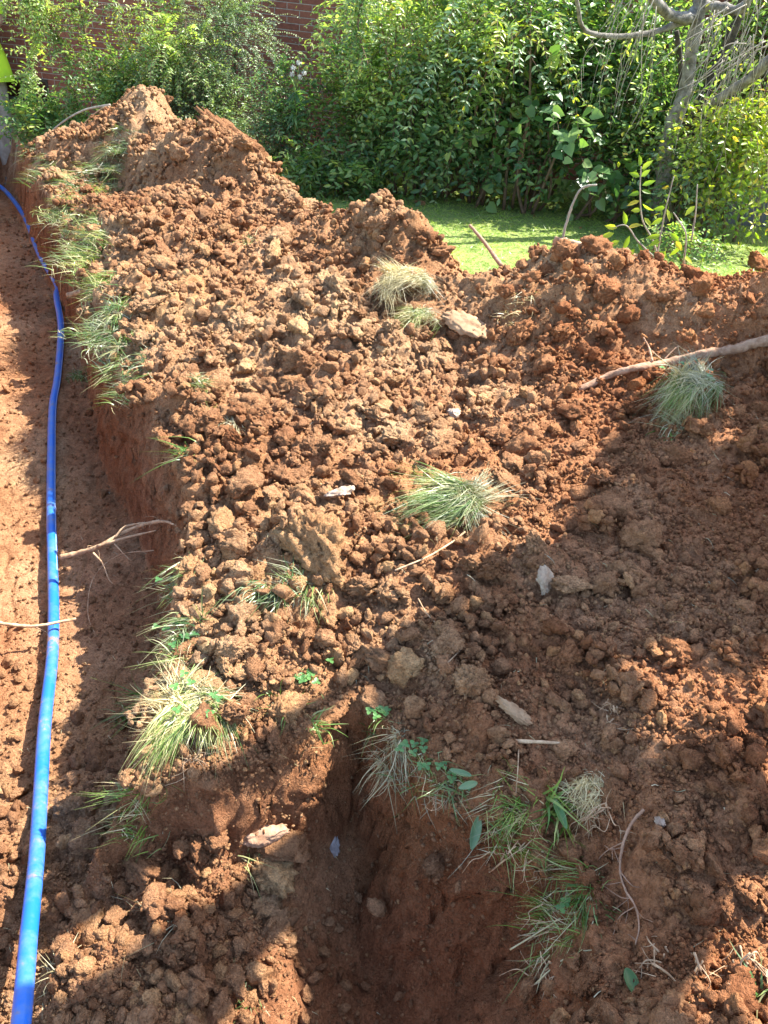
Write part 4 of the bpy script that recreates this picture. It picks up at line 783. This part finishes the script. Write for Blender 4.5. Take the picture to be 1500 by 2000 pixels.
for a in [('straw and green turf tuft at the far corner of the trench bank', 100, 330, .14, 220, .10), ('bushy grey green tuft on the far part of the heap', 215, 300, .16, 300, .11), ('long pale grass patch on the bank beside the far heap', 175, 365, .18, 420, .11),
          ('drooping straw tuft at the far bend of the trench edge', 130, 400, .13, 260, .10), ('bright green tuft on the heap right of the far bank', 310, 400, .09, 160, .08), ('wide pale green turf patch hanging over the trench edge', 185, 475, .16, 420, .11),
          ('small green tuft on the bank above the pale root end', 205, 550, .08, 170, .09), ('dry turf fringe between the far bend and the wide turf patch', 150, 430, .10, 150, .09), ('thin dry turf fringe just above the small green tuft', 170, 520, .08, 110, .08), ('ragged straw fringe under the narrow mixed tuft', 265, 735, .08, 130, .07), ('dusty turf at the back end of the trench bank', 75, 290, .12, 150, .10), ('patchy dry turf at the top of the bank behind the grey green tuft', 240, 270, .12, 160, .09), ('straw coloured tuft overhanging the bank below the pale root end', 215, 620, .11, 320, .10), ('narrow mixed tuft on the lip below the overhanging straw tuft', 235, 690, .08, 180, .08)]:
    tuft(a[0], a[1], a[2], a[3]*1.05, int(a[4]*1.5), a[5]*1.0, 'tuft', 0, W_, .8, .0055, roots=6, upw=.55, aspect=(.8, 1.3))
tuft('dark tuft lying on the shaded trench floor', 152, 735, .05, 130, .07, 'tuft_green', 0, None, .7)
tuft('pale grass sprig on the sunlit bank left of centre', 390, 755, .05, 120, .06, 'tuft', 0, (.3, -.2, 0), .8)
tuft('faded thatch on the bank below the grass sprig', 450, 830, .07, 130, .05, 'straw', 0, None, .9)
tuft('dark green blades hanging over the bank halfway down the trench', 375, 885, .035, 42, .10, 'tuft_green', .0, (-.6, -.6, 0), .9, .005)
tuft('green tuft overhanging the bank beside the forked root', 360, 1130, .05, 110, .10, 'tuft', .0, (-.6, -.5, 0), .8, .0045, clover=4)
tuft('straw strip along the lip above the puffed turf lump', 365, 1250, .06, 170, .08, 'tuft', 0, (-.5, -.4, 0), .9, .0035, clover=9, aspect=(.6, 1.4), roots=12)
tuft('large straw and green turf lump on the corner of the bank', 385, 1375, .075, 560, .085, 'tuft', 0, (-.35, -.7, 0), .9, .0042, soil=.03, roots=30, clover=7)
tuft('dark green tuft drooping into the shaded trench from the corner', 285, 1390, .03, 90, .12, 'tuft_green', 0, (-1.0, -.4, 0), .6, .004)
tuft('bright green sprout on the dirt right of the corner turf lump', 550, 1380, .03, 40, .07, 'tuft_green', 0, (.1, -.5, 0), .4, .005)
tuft('small leafy sprout in front of the corner turf', 620, 1420, .02, 26, .06, 'tuft_green', 0, (.1, -.5, 0), .6, .005)
tuft('green clover sprouts on the crumbly dirt above the near pit', 600, 1330, .04, 24, .03, 'tuft_green', 0, None, .6, clover=10)
tuft('dim tuft on the trench floor under the corner of the bank', 275, 1580, .05, 120, .07, 'tuft_green', 0, (-.4, -.2, 0), .7)
tuft('flattened straw and grass between clods in front of the big clod', 560, 1155, .07, 260, .075, 'tuft', .01, (0, -.6, 0), .9, .004, aspect=(1.3, .5), roots=8)
S_ = 'torn grass sods lying on the heap'
tuft('curly dry sod standing at the centre top of the heap', 800, 565, .13, 700, .07, 'straw', .02, (-.2, -.5, 0), 1.2, .003, soil=.07, name='grass_sod', cat='sod', group=S_, roots=10, aspect=(.9, .8))
tuft('small dry sod below the curly one at the centre of the heap', 825, 625, .09, 380, .06, 'tuft', .01, (-.2, -.6, 0), 1.1, .003, soil=.05, name='grass_sod', cat='sod', group=S_, roots=10)
tuft('big sod with long green blades combed left in the sun', 905, 985, .085, 420, .16, 'tuft', .02, (-1.3, -.75, 0), .5, .0042, soil=.04, name='grass_sod', cat='sod', group=S_, roots=26, upw=.35)
tuft('hanging sod of grey tangled grass below the thick root', 1340, 785, .085, 420, .13, 'tuft', .085, (-.3, -1.0, -.3), .8, .0042, soil=.035, name='grass_sod', cat='sod', group=S_, roots=16, upw=.1, clover=5)
tuft('grey curtain of dead grass dangling from the hanging sod', 1325, 825, .05, 240, .13, 'straw', .065, (-.15, -1.0, -.3), .5, .0032, upw=.05, name='grass_sod', cat='sod', group=S_, aspect=(1, 1.3), roots=10)
tuft('thatch and green blades between the thick root and the hanging sod', 1370, 745, .06, 220, .09, 'tuft', .04, (-.1, -.8, -.1), .8, .004, upw=.2, name='grass_sod', cat='sod', group=S_, aspect=(1.2, .8))
tuft('long green stems trailing down the slope from the hanging sod', 1310, 850, .02, 30, .19, 'tuft_green', .06, (-.15, -1.0, -.4), .5, .007, upw=.1, name='grass_sod', cat='sod', group=S_)
tuft('pale thatch tuft on the far heap in the middle', 475, 475, .06, 120, .06, 'tuft', .0, None, .8, name='grass_sod', cat='sod', group=S_)
tuft('flat dry grass patch right of the ochre stone slab', 1010, 590, .07, 90, .06, 'straw', 0, (.8, 0, 0), .8, name='grass_sod', cat='sod', group=S_)
tuft('thin dry grass on the crest behind the curly sod', 590, 340, .10, 260, .12, 'tuft', 0, None, .6, name='grass_sod', cat='sod', group=S_)
E_ = 'plants along the lip of the near pit'
tuft('clover and straw at the left tip of the pit lip', 742, 1400, 0.027499999999999997, 51, .045, 'tuft', 0, (0, -.7, 0), .7, group=E_, clover=9)
tuft('grey dead straw drooping over the pit lip', 770, 1465, 0.035, 153, .07, 'straw', 0, (.1, -.9, -.3), .8, .0028, group=E_, upw=.2, roots=6)
tuft('clover patch with thin stems on the pit lip', 820, 1490, 0.043750000000000004, 61, .05, 'tuft', 0, (-.1, -.8, 0), .7, group=E_, clover=10)
tuft('small green sprigs above the broad leaf', 880, 1540, 0.0375, 68, .06, 'tuft', 0, (0, -.7, 0), .7, group=E_, clover=4, roots=10)
tuft('dim green grass along the pit lip right of the broad leaf', 1010, 1600, 0.056249999999999994, 221, .07, 'tuft_green', 0, (-.2, -.7, 0), .7, group=E_, roots=16)
tuft('wide bladed grass clump on the pit lip', 1085, 1570, 0.025, 44, .09, 'tuft_green', .01, (.2, -.8, 0), .6, .009, group=E_)
tuft('dark tangled grass on the near pit bank', 1120, 1760, 0.056249999999999994, 272, .07, 'tuft_green', 0, (-.5, -.5, 0), .8, group=E_, roots=14, clover=4)
tuft('bright stems at the low end of the pit bank', 1105, 1830, 0.043750000000000004, 102, .08, 'tuft', 0, (-.5, -.5, 0), .7, .004, group=E_, roots=8)
tuft('pale matted turf above the long wavy root', 1160, 1545, .05, 150, .05, 'straw', .0, (-.4, -.4, 0), 1.0, .0022, soil=.03, group=E_, roots=20)
tuft('few blades at the bottom right corner', 1485, 1960, .02, 20, .08, 'tuft_green', 0, None, .5, .006, group=E_)
tuft('dry grass wisp on the rubble at bottom left', 480, 1690, .03, 24, .07, 'tuft', .01, (.6, -.2, 0), .8, .003, group='grass wisps on the rubble')
tuft('pale straw wisp crossing the lower rubble', 350, 1790, .05, 40, .09, 'straw', .01, (-.9, -.5, 0), .6, .0025, group='grass wisps on the rubble')
tuft('straw wisp beside the blue pipe at bottom left', 120, 1900, .04, 40, .06, 'straw', .01, (-.5, .2, 0), .8, .003, group='grass wisps on the rubble')
tuft('short blades at the bottom centre in the sun strip', 480, 1960, .03, 40, .05, 'tuft', .01, (0, .5, 0), .8, .003, group='grass wisps on the rubble')
# broad leaves
def broad(label, a, b, d, L, W, z=None, mat='leaf_blue'):
    p = G(a, b, .015) if z is None else P(a, b, z); v, f = leaf_arrays(np.zeros((1, 3)), np.array([d], float), np.array([[0, -.35, 1.0]]), np.array([L]), np.array([W])); o = link('broad_leaf', mesh_np('broad_leaf', v, tri_quads(f), [M[mat]])); o.location = tuple(p)
    s_m = o.modifiers.new('sub', 'SUBSURF'); s_m.levels = s_m.render_levels = 2; so = o.modifiers.new('thick', 'SOLIDIFY'); so.thickness = .0006
    return tag(o, label, 'leaf', 'broad green leaves on the pit lip')
broad('pale green broad leaf hanging into the near pit', 938, 1585, (-.12, -.6, -.5), .09, .027, .02)
broad('broad leaf lying left of the hanging pale leaf', 935, 1535, (-1, -.5, .1), .06, .02)
broad('upper narrow green leaf on the pit lip', 925, 1525, (-1, .15, .1), .065, .016)
broad('dark green leaf on the right of the pit lip', 1075, 1560, (.35, -1, -.1), .085, .022, mat='leaf_dark')
broad('single fallen oval leaf low on the bottom right bank', 1215, 1890, (.3, -.9, -.1), .06, .03, mat='leaf_mid')
# fine litter: straw bits and rootlets strewn on the soil
q, k = dens_sample(1500, lambda x, y, s, c, w_, h, rd, rb, hh: s*(1-w_)*np.where(c > .5, .4, .8)); mb = MB()
pz = gz(q[:, 0], q[:, 1])+.006
V, F = blades(len(q), np.stack([q[:, 0], q[:, 1], pz], -1), .028, .0016, .5, 3, upw=.25)
o = link('soil_litter', mesh_np('soil_litter', V, F, [M['straw']])); tag(o, 'short bits of straw and root strewn over the soil', 'litter', kind='stuff')
# ------------------------------------------------------------------ house
def brick_mat(name):
    m, nt, b = new_mat(name); tc = N(nt, 'ShaderNodeTexCoord'); sp = N(nt, 'ShaderNodeSeparateXYZ'); nt.links.new(tc.outputs['Object'], sp.inputs[0]); cb = N(nt, 'ShaderNodeCombineXYZ')
    ad = N(nt, 'ShaderNodeMath', operation='ADD'); nt.links.new(sp.outputs[0], ad.inputs[0]); nt.links.new(sp.outputs[1], ad.inputs[1]); nt.links.new(ad.outputs[0], cb.inputs[0]); nt.links.new(sp.outputs[2], cb.inputs[1])
    br = N(nt, 'ShaderNodeTexBrick'); nt.links.new(cb.outputs[0], br.inputs['Vector']); br.inputs['Scale'].default_value = 1; br.inputs['Brick Width'].default_value = .215; br.inputs['Row Height'].default_value = .0495; br.inputs['Mortar Size'].default_value = .0035; br.inputs['Mortar Smooth'].default_value = .3
    br.inputs['Color1'].default_value = (.24, .075, .045, 1); br.inputs['Color2'].default_value = (.34, .115, .065, 1); br.inputs['Mortar'].default_value = (.42, .34, .27, 1)
    nz = ramp(nt, pos_noise(nt, 45, 3), [(.3, (.75, .75, .75)), (.7, (1.15, 1.15, 1.15))]); c = mixc(nt, 1.0, br.outputs['Color'], nz, 'MULTIPLY'); nt.links.new(c, b.inputs['Base Color']); b.inputs['Roughness'].default_value = .9
    bp = N(nt, 'ShaderNodeBump', invert=True); bp.inputs['Strength'].default_value = .6; bp.inputs['Distance'].default_value = .01; nt.links.new(br.outputs['Fac'], bp.inputs['Height']); nt.links.new(bp.outputs[0], b.inputs['Normal']); return m
BR = brick_mat('red_brick')
hz = PY(560, 150, 7.7); ang = -.04
t = empty('brick_house', (hz[0], 7.7, -.5), 'red brick house behind the shrubs with a low crawl space vent', 'house'); t.rotation_euler = (0, 0, ang)
vent = PY(52, 172, 7.85); R_ = np.array(Matrix.Rotation(-ang, 3, 'Z')); lv = R_@(vent-np.array([hz[0], 7.7, -.5])); vx, vz = lv[0], lv[2]
mb = MB(); Hh = 2.3; vw, vh = .24, .10
mb.box(((-7+vx-vw)/2, 1.5, Hh/2-.3), (vx-vw+7, 3, Hh+.6)); mb.box(((vx+vw+4)/2, 1.5, Hh/2-.3), (4-vx-vw, 3, Hh+.6))
mb.box((vx, 1.5, (vz+vh+Hh)/2), (2*vw, 3, Hh-vz-vh)); mb.box((vx, 1.5, (vz-vh-.6)/2), (2*vw, 3, vz-vh+.6)); mb.box((vx, 1.65, vz), (2*vw, 2.7, 2*vh)); mb.build('wall', BR, t, False)
fo = MB(); fo.box((vx, .02, vz+vh-.012), (2*vw, .06, .024)); fo.box((vx, .02, vz-vh+.01), (2*vw, .06, .02)); fo.box((vx-vw+.01, .02, vz), (.02, .06, 2*vh-.05)); fo.box((vx+vw-.01, .02, vz), (.02, .06, 2*vh-.05)); v_ = fo.build('vent', M['bark_dark'], t, False)
mb = MB(); mb.box((-1.5, 1.5, Hh+.09), (11.2, 3.3, .12), 0, 0); mb.build('roof', plain_mat('shingle', (.06, .055, .05), (.12, .11, .10), 30), t, False)
# wing at the right, nearer the lawn
wp = PY(1440, 442, 6.5)
wt = empty('brick_wing', (wp[0]+.0, 6.5, wp[2]), 'shaded brick wing of the house at the right edge with a grey meter box', 'house'); mb = MB(); mb.box((2.35, 1.4, .8), (5.0, 2.8, 2.2)); mb.build('wall', BR, wt, False)
mb = MB(); mb.box((2.35, 1.4, 1.97), (5.1, 2.9, .10)); mb.build('roof', bpy.data.materials['shingle'], wt, False)
mt = PY(1462, 395, 6.4)-np.array([wp[0], 6.5, wp[2]])
mb = MB(); mb.box((mt[0], -.09, mt[2]-.02), (.34, .16, .46)); e = mb.build('meter_box', plain_mat('grey_metal', (.10, .105, .11), (.15, .155, .16), 12, .5, .1), wt, False, .008)
mb = MB(); a_ = np.linspace(0, 2*np.pi, 25); mb.tube([np.array([mt[0]+.02+.055*math.cos(q_), -.18, mt[2]+.06+.055*math.sin(q_)]) for q_ in a_], .005, seg=6, smooth=False); mb.build('meter_ring', plain_mat('pale_metal', (.35, .38, .42), (.5, .52, .56), 12, .4, .1), wt)
# ------------------------------------------------------------------ person at the far end of the trench
def person():
    bx_, by_, bz = G(2, 350)
    t = empty('person', (bx_, by_, bz), 'person in a neon yellow shirt, dusty tan trousers and boots at the left edge', 'person')
    def loft(name, rings, mat, seg=24, wr=0.0, close=True, parent=t):
        V = []; 
        for (cx, cy, cz, rx, ry) in rings:
            for a in np.linspace(0, 2*np.pi, seg, endpoint=False):
                k_ = 1+wr*float(vnoise(np.array([math.cos(a)*2+cz*9]), np.array([math.sin(a)*2]), np.array([cz*14]))[0]); V.append((cx+rx*math.cos(a)*k_, cy+ry*math.sin(a)*k_, cz))
        F = [(i*seg+j, i*seg+(j+1) % seg, (i+1)*seg+(j+1) % seg, (i+1)*seg+j) for i in range(len(rings)-1) for j in range(seg)]
        fs_ = [np.array(F)]
        if close: V += [rings[0][:3], rings[-1][:3]]; n_ = len(V); fs_.append(np.array([(n_-2, (j+1) % seg, j) for j in range(seg)]+[(n_-1, (len(rings)-1)*seg+j, (len(rings)-1)*seg+(j+1) % seg) for j in range(seg)]))
        return link(name, mesh_np(name, np.array(V), fs_, [mat]), parent)
    skin = plain_mat('skin', (.42, .24, .16), (.50, .30, .21), 8, .5, .05)
    neon = leaf_mat('neon_cloth', [(0, (.55, .85, .04)), (1, (.62, .9, .05))], .15, .8); tan = plain_mat('tan_cloth', (.26, .22, .17), (.48, .43, .35), 14, .9, .2); lea = plain_mat('boot_leather', (.10, .07, .05), (.20, .15, .11), 25, .7, .3); hair = plain_mat('hair', (.03, .02, .015), (.07, .05, .035), 60, .6)
    t.scale = (1.1,)*3
    # body: one skinned surface, head to feet with arms and hands
    J = {}; E = []
    def j(n, p, r, par=None):
        J[n] = (len(J), p, r)
        if par: E.append((J[par][0], len(J)-1))
    j('pelvis', (0, 0, .95), .12); j('waist', (0, 0, 1.12), .115, 'pelvis'); j('chest', (0, 0, 1.33), .135, 'waist'); j('neckb', (0, -.01, 1.50), .06, 'chest'); j('neck', (0, -.02, 1.55), .052, 'neckb')
    j('head', (0, -.035, 1.64), .078, 'neck'); j('crown', (0, -.03, 1.72), .075, 'head'); j('nose', (0, -.13, 1.635), .014, 'head')
    for s in (-1, 1):
        j(f'sh{s}', (.17*s, 0, 1.45), .055, 'chest'); j(f'el{s}', (.25*s, .03, 1.18), .042, f'sh{s}'); j(f'wr{s}', (.13*s, -.19, 1.13), .027, f'el{s}'); j(f'pa{s}', (.085*s, -.235, 1.115), .032, f'wr{s}')
        for k_, (dx_, l) in enumerate([(-.026, .062), (-.009, .075), (.009, .07), (.026, .055)]):
            j(f'f{s}{k_}a', (.06*s, -.262, 1.11+dx_), .010, f'pa{s}'); j(f'f{s}{k_}b', (.06*s-l*.35*s, -.262-l*.25, 1.105+dx_), .009, f'f{s}{k_}a'); j(f'f{s}{k_}c', (.06*s-l*.75*s, -.262-l*.2, 1.095+dx_), .007, f'f{s}{k_}b')
        j(f'th{s}a', (.085*s, -.225, 1.155), .011, f'pa{s}'); j(f'th{s}b', (.06*s, -.24, 1.18), .009, f'th{s}a')
        j(f'ear{s}', (.082*s, -.02, 1.64), .016, 'head')
        j(f'hp{s}', (.095*s, 0, .90), .09, 'pelvis'); j(f'kn{s}', (.115*s, -.01, .49), .06, f'hp{s}'); j(f'an{s}', (.125*s, .02, .09), .038, f'kn{s}'); j(f'toe{s}', (.14*s, -.13, .04), .034, f'an{s}')
    me = bpy.data.meshes.new('body'); me.from_pydata([v[1] for v in J.values()], E, []); me.materials.append(skin); o = link('body', me, t)
    sk = o.modifiers.new('skin', 'SKIN'); sv = me.skin_vertices[0].data
    for k_, v in enumerate(J.values()): sv[k_].radius = (v[2], v[2]); sv[k_].use_root = (k_ == 0)
    sk.use_smooth_shade = True; ss = o.modifiers.new('sub', 'SUBSURF'); ss.levels = ss.render_levels = 2
    for s in (-1, 1):
        e = MB(); v, f = ICO[2]; link('eye', mesh_np('eye', v*.011+np.array([.031*s, -.105, 1.66]), f, [plain_mat('eye', (.7, .7, .7), (.75, .75, .75), 5, .2)]), t)
    v, f = ICO[3]; v = v[:]; link('hair', mesh_np('hair', np.array([(a*.093, b*.103-.022, max(c_2, -.35)*.095+1.70) for a, b, c_2 in v]), f, [hair]), t)
    v, f = ICO[2]; link('mouth', mesh_np('mouth', v*np.array([.024, .008, .006])+np.array([0, -.112, 1.60]), f, [plain_mat('lips', (.35, .14, .11), (.4, .17, .13), 5)]), t)
    loft('shirt', [(0, 0, .78, .275, .18), (0, 0, .81, .27, .175), (0, 0, .95, .23, .16), (0, 0, 1.1, .185, .14), (0, 0, 1.25, .19, .14), (0, 0, 1.4, .20, .14), (0, 0, 1.47, .165, .115), (0, -.005, 1.515, .085, .075)], neon, 32, .07, False)
    for s in (-1, 1):
        loft('sleeve', [(.155*s, 0, 1.485, .07, .075), (.185*s, 0, 1.43, .075, .08), (.21*s, .005, 1.34, .072, .078), (.23*s, .01, 1.24, .07, .075)], neon, 18, .06, False)
        loft('trouser_leg', [(.09*s, 0, .98, .11, .125), (.095*s, 0, .88, .115, .125), (.10*s, 0, .75, .105, .11), (.108*s, -.005, .6, .092, .095), (.115*s, -.01, .48, .085, .09), (.12*s, 0, .36, .086, .092), (.125*s, .01, .24, .084, .09), (.125*s, .012, .16, .088, .098), (.125*s, .012, .10, .078, .09)], tan, 24, .14, False)
        b_o = loft('boot', [(.13*s, -.04, .0, .055, .15), (.13*s, -.04, .028, .056, .152), (.13*s, -.035, .03, .050, .142), (.13*s, -.03, .07, .050, .13), (.128*s, -.0, .105, .046, .085), (.125*s, .012, .16, .05, .06), (.125*s, .015, .21, .05, .058)], lea, 20, .04)
    return t
person()
# ------------------------------------------------------------------ unseen digger with overhead plates, added to throw the broad shade
def shade_digger():
    ox, oy = 3.7, 2.5
    t = empty('added_digger', (ox, oy, 0), 'unseen yellow mini digger added right of the heap to cast shade', 'shade_digger')
    yel = plain_mat('machine_yellow', (.60, .33, .02), (.70, .40, .03), 6, .4, .05); blk = plain_mat('machine_black', (.02, .02, .02), (.05, .045, .04), 20, .7)
    for s in (-1, 1):
        mb = MB(); mb.box((0, .42*s, .32), (1.3, .26, .30)); mb.tube([(-.6, .42*s-.13, .32), (-.6, .42*s+.13, .32)], .17, seg=18, smooth=False); mb.tube([(.6, .42*s-.13, .32), (.6, .42*s+.13, .32)], .17, seg=18, smooth=False); mb.build('track', blk, t, False, .01)
    mb = MB(); mb.box((.15, 0, .78), (1.05, 1.0, .42)); mb.box((.4, 0, 1.1), (.5, .95, .3)); mb.build('body', yel, t, False, .03)
    mb = MB(); mb.box((-.05, 0, 1.1), (.42, .44, .14)); mb.box((.16, 0, 1.36), (.10, .42, .5)); mb.build('seat', blk, t, False, .03)
    for a in (-.3, .55):
        for b in (-.45, .45): mb = MB(); mb.box((a, b, 1.6), (.06, .06, 1.3)); mb.build('post', blk, t, False)
    mb = MB(); mb.box((.12, 0, 2.26), (1.0, 1.05, .05)); mb.build('canopy', yel, t, False, .02)
    def plate(nm, poly, h, th=.10):  # flat sheets added overhead, outlined so their shadows form the wanted dark bands
        q = [lift(a, b, zz, h)-np.array([ox, oy, 0]) for a, b, zz in poly]; n_ = len(q); V = np.array(q+[p+[0, 0, th] for p in q])
        m_ = MB(); m_.V.append(V); m_.F.append(np.array([(i, (i+1) % n_, (i+1) % n_+n_, i+n_) for i in range(n_)])); m_.n = len(V)
        me = bpy.data.meshes.new(nm); me.from_pydata([tuple(v) for v in V], [], [tuple(f) for f in m_.F[0]]+[tuple(range(n_))[::-1], tuple(range(n_, 2*n_))]); me.materials.append(yel); link(nm, me, t)
    e0 = lift(1000, 1110, .08, 2.0)-np.array([ox, oy, 0]); e1 = np.array([-1.0, e0[1]*.5, 2.5])
    for nm, p0, p1, ra in [('plate_strut_base', np.array([-.3, -.2, 1.0]), e1, .09), ('plate_strut_arm', e1, e0+np.array([0, 0, .12]), .06)]:
        mb = MB(); mb.tube([p0, p1], ra*1.3, ra, seg=4, smooth=False); mb.build(nm, yel, t, False)  # struts added to join the shade plates to the machine
    plate('beam_shade_plate', [(1000, 1090, .08), (755, 1272, 0), (480, 1480, 0), (330, 1600, -.25), (120, 1760, -.3), (150, 1820, -.3), (350, 1690, -.25), (540, 1545, -.25), (600, 1430, 0), (690, 1352, 0), (1000, 1130, .08)], 2.0)
    plate('band_shade_plate', [(800, 1330, 0), (735, 1395, -.05), (700, 1480, -.15), (635, 1605, -.25), (460, 1750, -.3), (275, 1872, -.3), (150, 1945, -.3), (-100, 2090, -.3), (-50, 2300, -.3), (420, 2020, -.3), (505, 1880, -.35), (620, 1750, -.42), (700, 1690, -.42), (800, 1600, -.4), (860, 1400, 0)], 2.0)
    plate('pit_shade_plate', [(880, 1620, -.3), (760, 1760, -.5), (650, 1930, -.45), (560, 2100, -.45), (900, 2300, -.5), (1130, 2200, 0), (1140, 1900, 0), (1110, 1660, 0), (1000, 1560, 0)], 2.0)
def lift(px_, py_, z0, h):
    """where a point h metres up must be to shade this ground point"""
    p = G(px_, py_) if -200 < px_ < 1600 and 200 < py_ < 2100 else P(px_, py_, z0); return p+np.array(SDIR)*((h-p[2])/SDIR[2])
shade_digger()
# leafy tree added out of view: crown laid out to shade right hand slope
def added_shade_tree():
    shade = [(1700, 660), (1500, 700), (1330, 735), (1240, 800), (1200, 860), (1175, 930), (1150, 1010), (1050, 1085), (925, 1160), (775, 1275), (860, 1420), (900, 1560), (1150, 1640), (1190, 1900), (1180, 2200), (1900, 2200), (1900, 640)]
    lit = [[(1180, 1450), (1230, 1330), (1330, 1270), (1420, 1330), (1500, 1290), (1500, 1350), (1400, 1440), (1300, 1480), (1250, 1560), (1150, 1530)], [(1230, 1660), (1330, 1640), (1340, 1760), (1440, 1700), (1480, 1760), (1470, 1960), (1380, 1990), (1290, 1900), (1240, 1800)],
           [(1080, 1440), (1160, 1480), (1120, 1530), (1060, 1510)], [(1400, 800), (1470, 850), (1380, 910), (1330, 900)], [(1060, 880), (1130, 900), (1060, 990), (1000, 1010)], [(1470, 1100), (1500, 1180), (1450, 1260), (1430, 1150)], [(1480, 1420), (1520, 1500), (1460, 1480)], [(1220, 930), (1260, 960), (1230, 1020), (1200, 980)]]
    a = rng.uniform(740, 1900, 60000); b = rng.uniform(640, 2200, 60000); keep = (poly_sd(shade, a, b) > 6) & ((vnoise(a/28+3, b/22) < .42) | (b > 1400) & (a < 1150))
    for l in lit: keep &= poly_sd(l, a, b) < -2
    keep &= ~((a > 1110) & (b > 1540) & (vnoise(a/150, b/110) > -.42)) & ~((a > 1110) & (b > 1260) & (b < 1540) & (vnoise(a/110+9, b/70) > -.35))
    e_ = poly_sd(shade, a, b); keep &= ~((e_ < 150) & (b < 1240) & (vnoise(a/42, b/34) > -.35+e_/170))
    # even out over the ground: accept by ground area per pixel
    au, bu = a[keep][:26000], b[keep][:26000]; dr = (au-750)[:, None]*RV+(1000-bu)[:, None]*UV+FPX*F0; zz = np.full(len(au), .06)
    for it in range(5): pts_ = CAM+dr*((zz-CAM[2])/dr[:, 2])[:, None]; zz = .5*zz+.5*gz(pts_[:, 0], pts_[:, 1])
    pts_ = CAM+dr*((zz-CAM[2])/dr[:, 2])[:, None]; ar = (pts_[:, 1]+.8)**2.6; pts_ = pts_[rng.random(len(pts_)) < ar/np.percentile(ar, 80)]
    h = rng.uniform(2.0, 2.9, len(pts_)); pos = pts_+np.array(SDIR)[None]*((h-pts_[:, 2])/SDIR[2])[:, None]; base = np.array([3.9, 3.1, 0])
    n = len(pos); v, f = leaf_arrays(pos-base, rng.normal(size=(n, 3)), np.array([[.6, .3, 1.0]])+rng.normal(size=(n, 3))*.4, np.full(n, .085), np.full(n, .06))
    t = empty('added_shade_tree', base, 'unseen leafy tree added at right, crown shaped to shade the slope', 'tree')
    link('crown', mesh_np('crown', v, tri_quads(f), [M['leaf_dark']]), t)
    mb = MB(); mb.tube([(0, 0, -.1), (.05, 0, 1.0), (-.1, -.05, 2.0), (-.5, -.2, 2.7)], [.16, .12, .1, .06], None, 12, 8, .2); mb.build('trunk', M['bark_grey'], t)
    for i in range(7):
        q_ = pos[rng.integers(n)]-base; mb = MB(); mb.tube([(-.1, -.05, 2.0), (q_*.5+[0, 0, 1.2]), q_], .045, .01, 8, 7, .2); mb.build('limb', M['bark_grey'], t)
added_shade_tree()
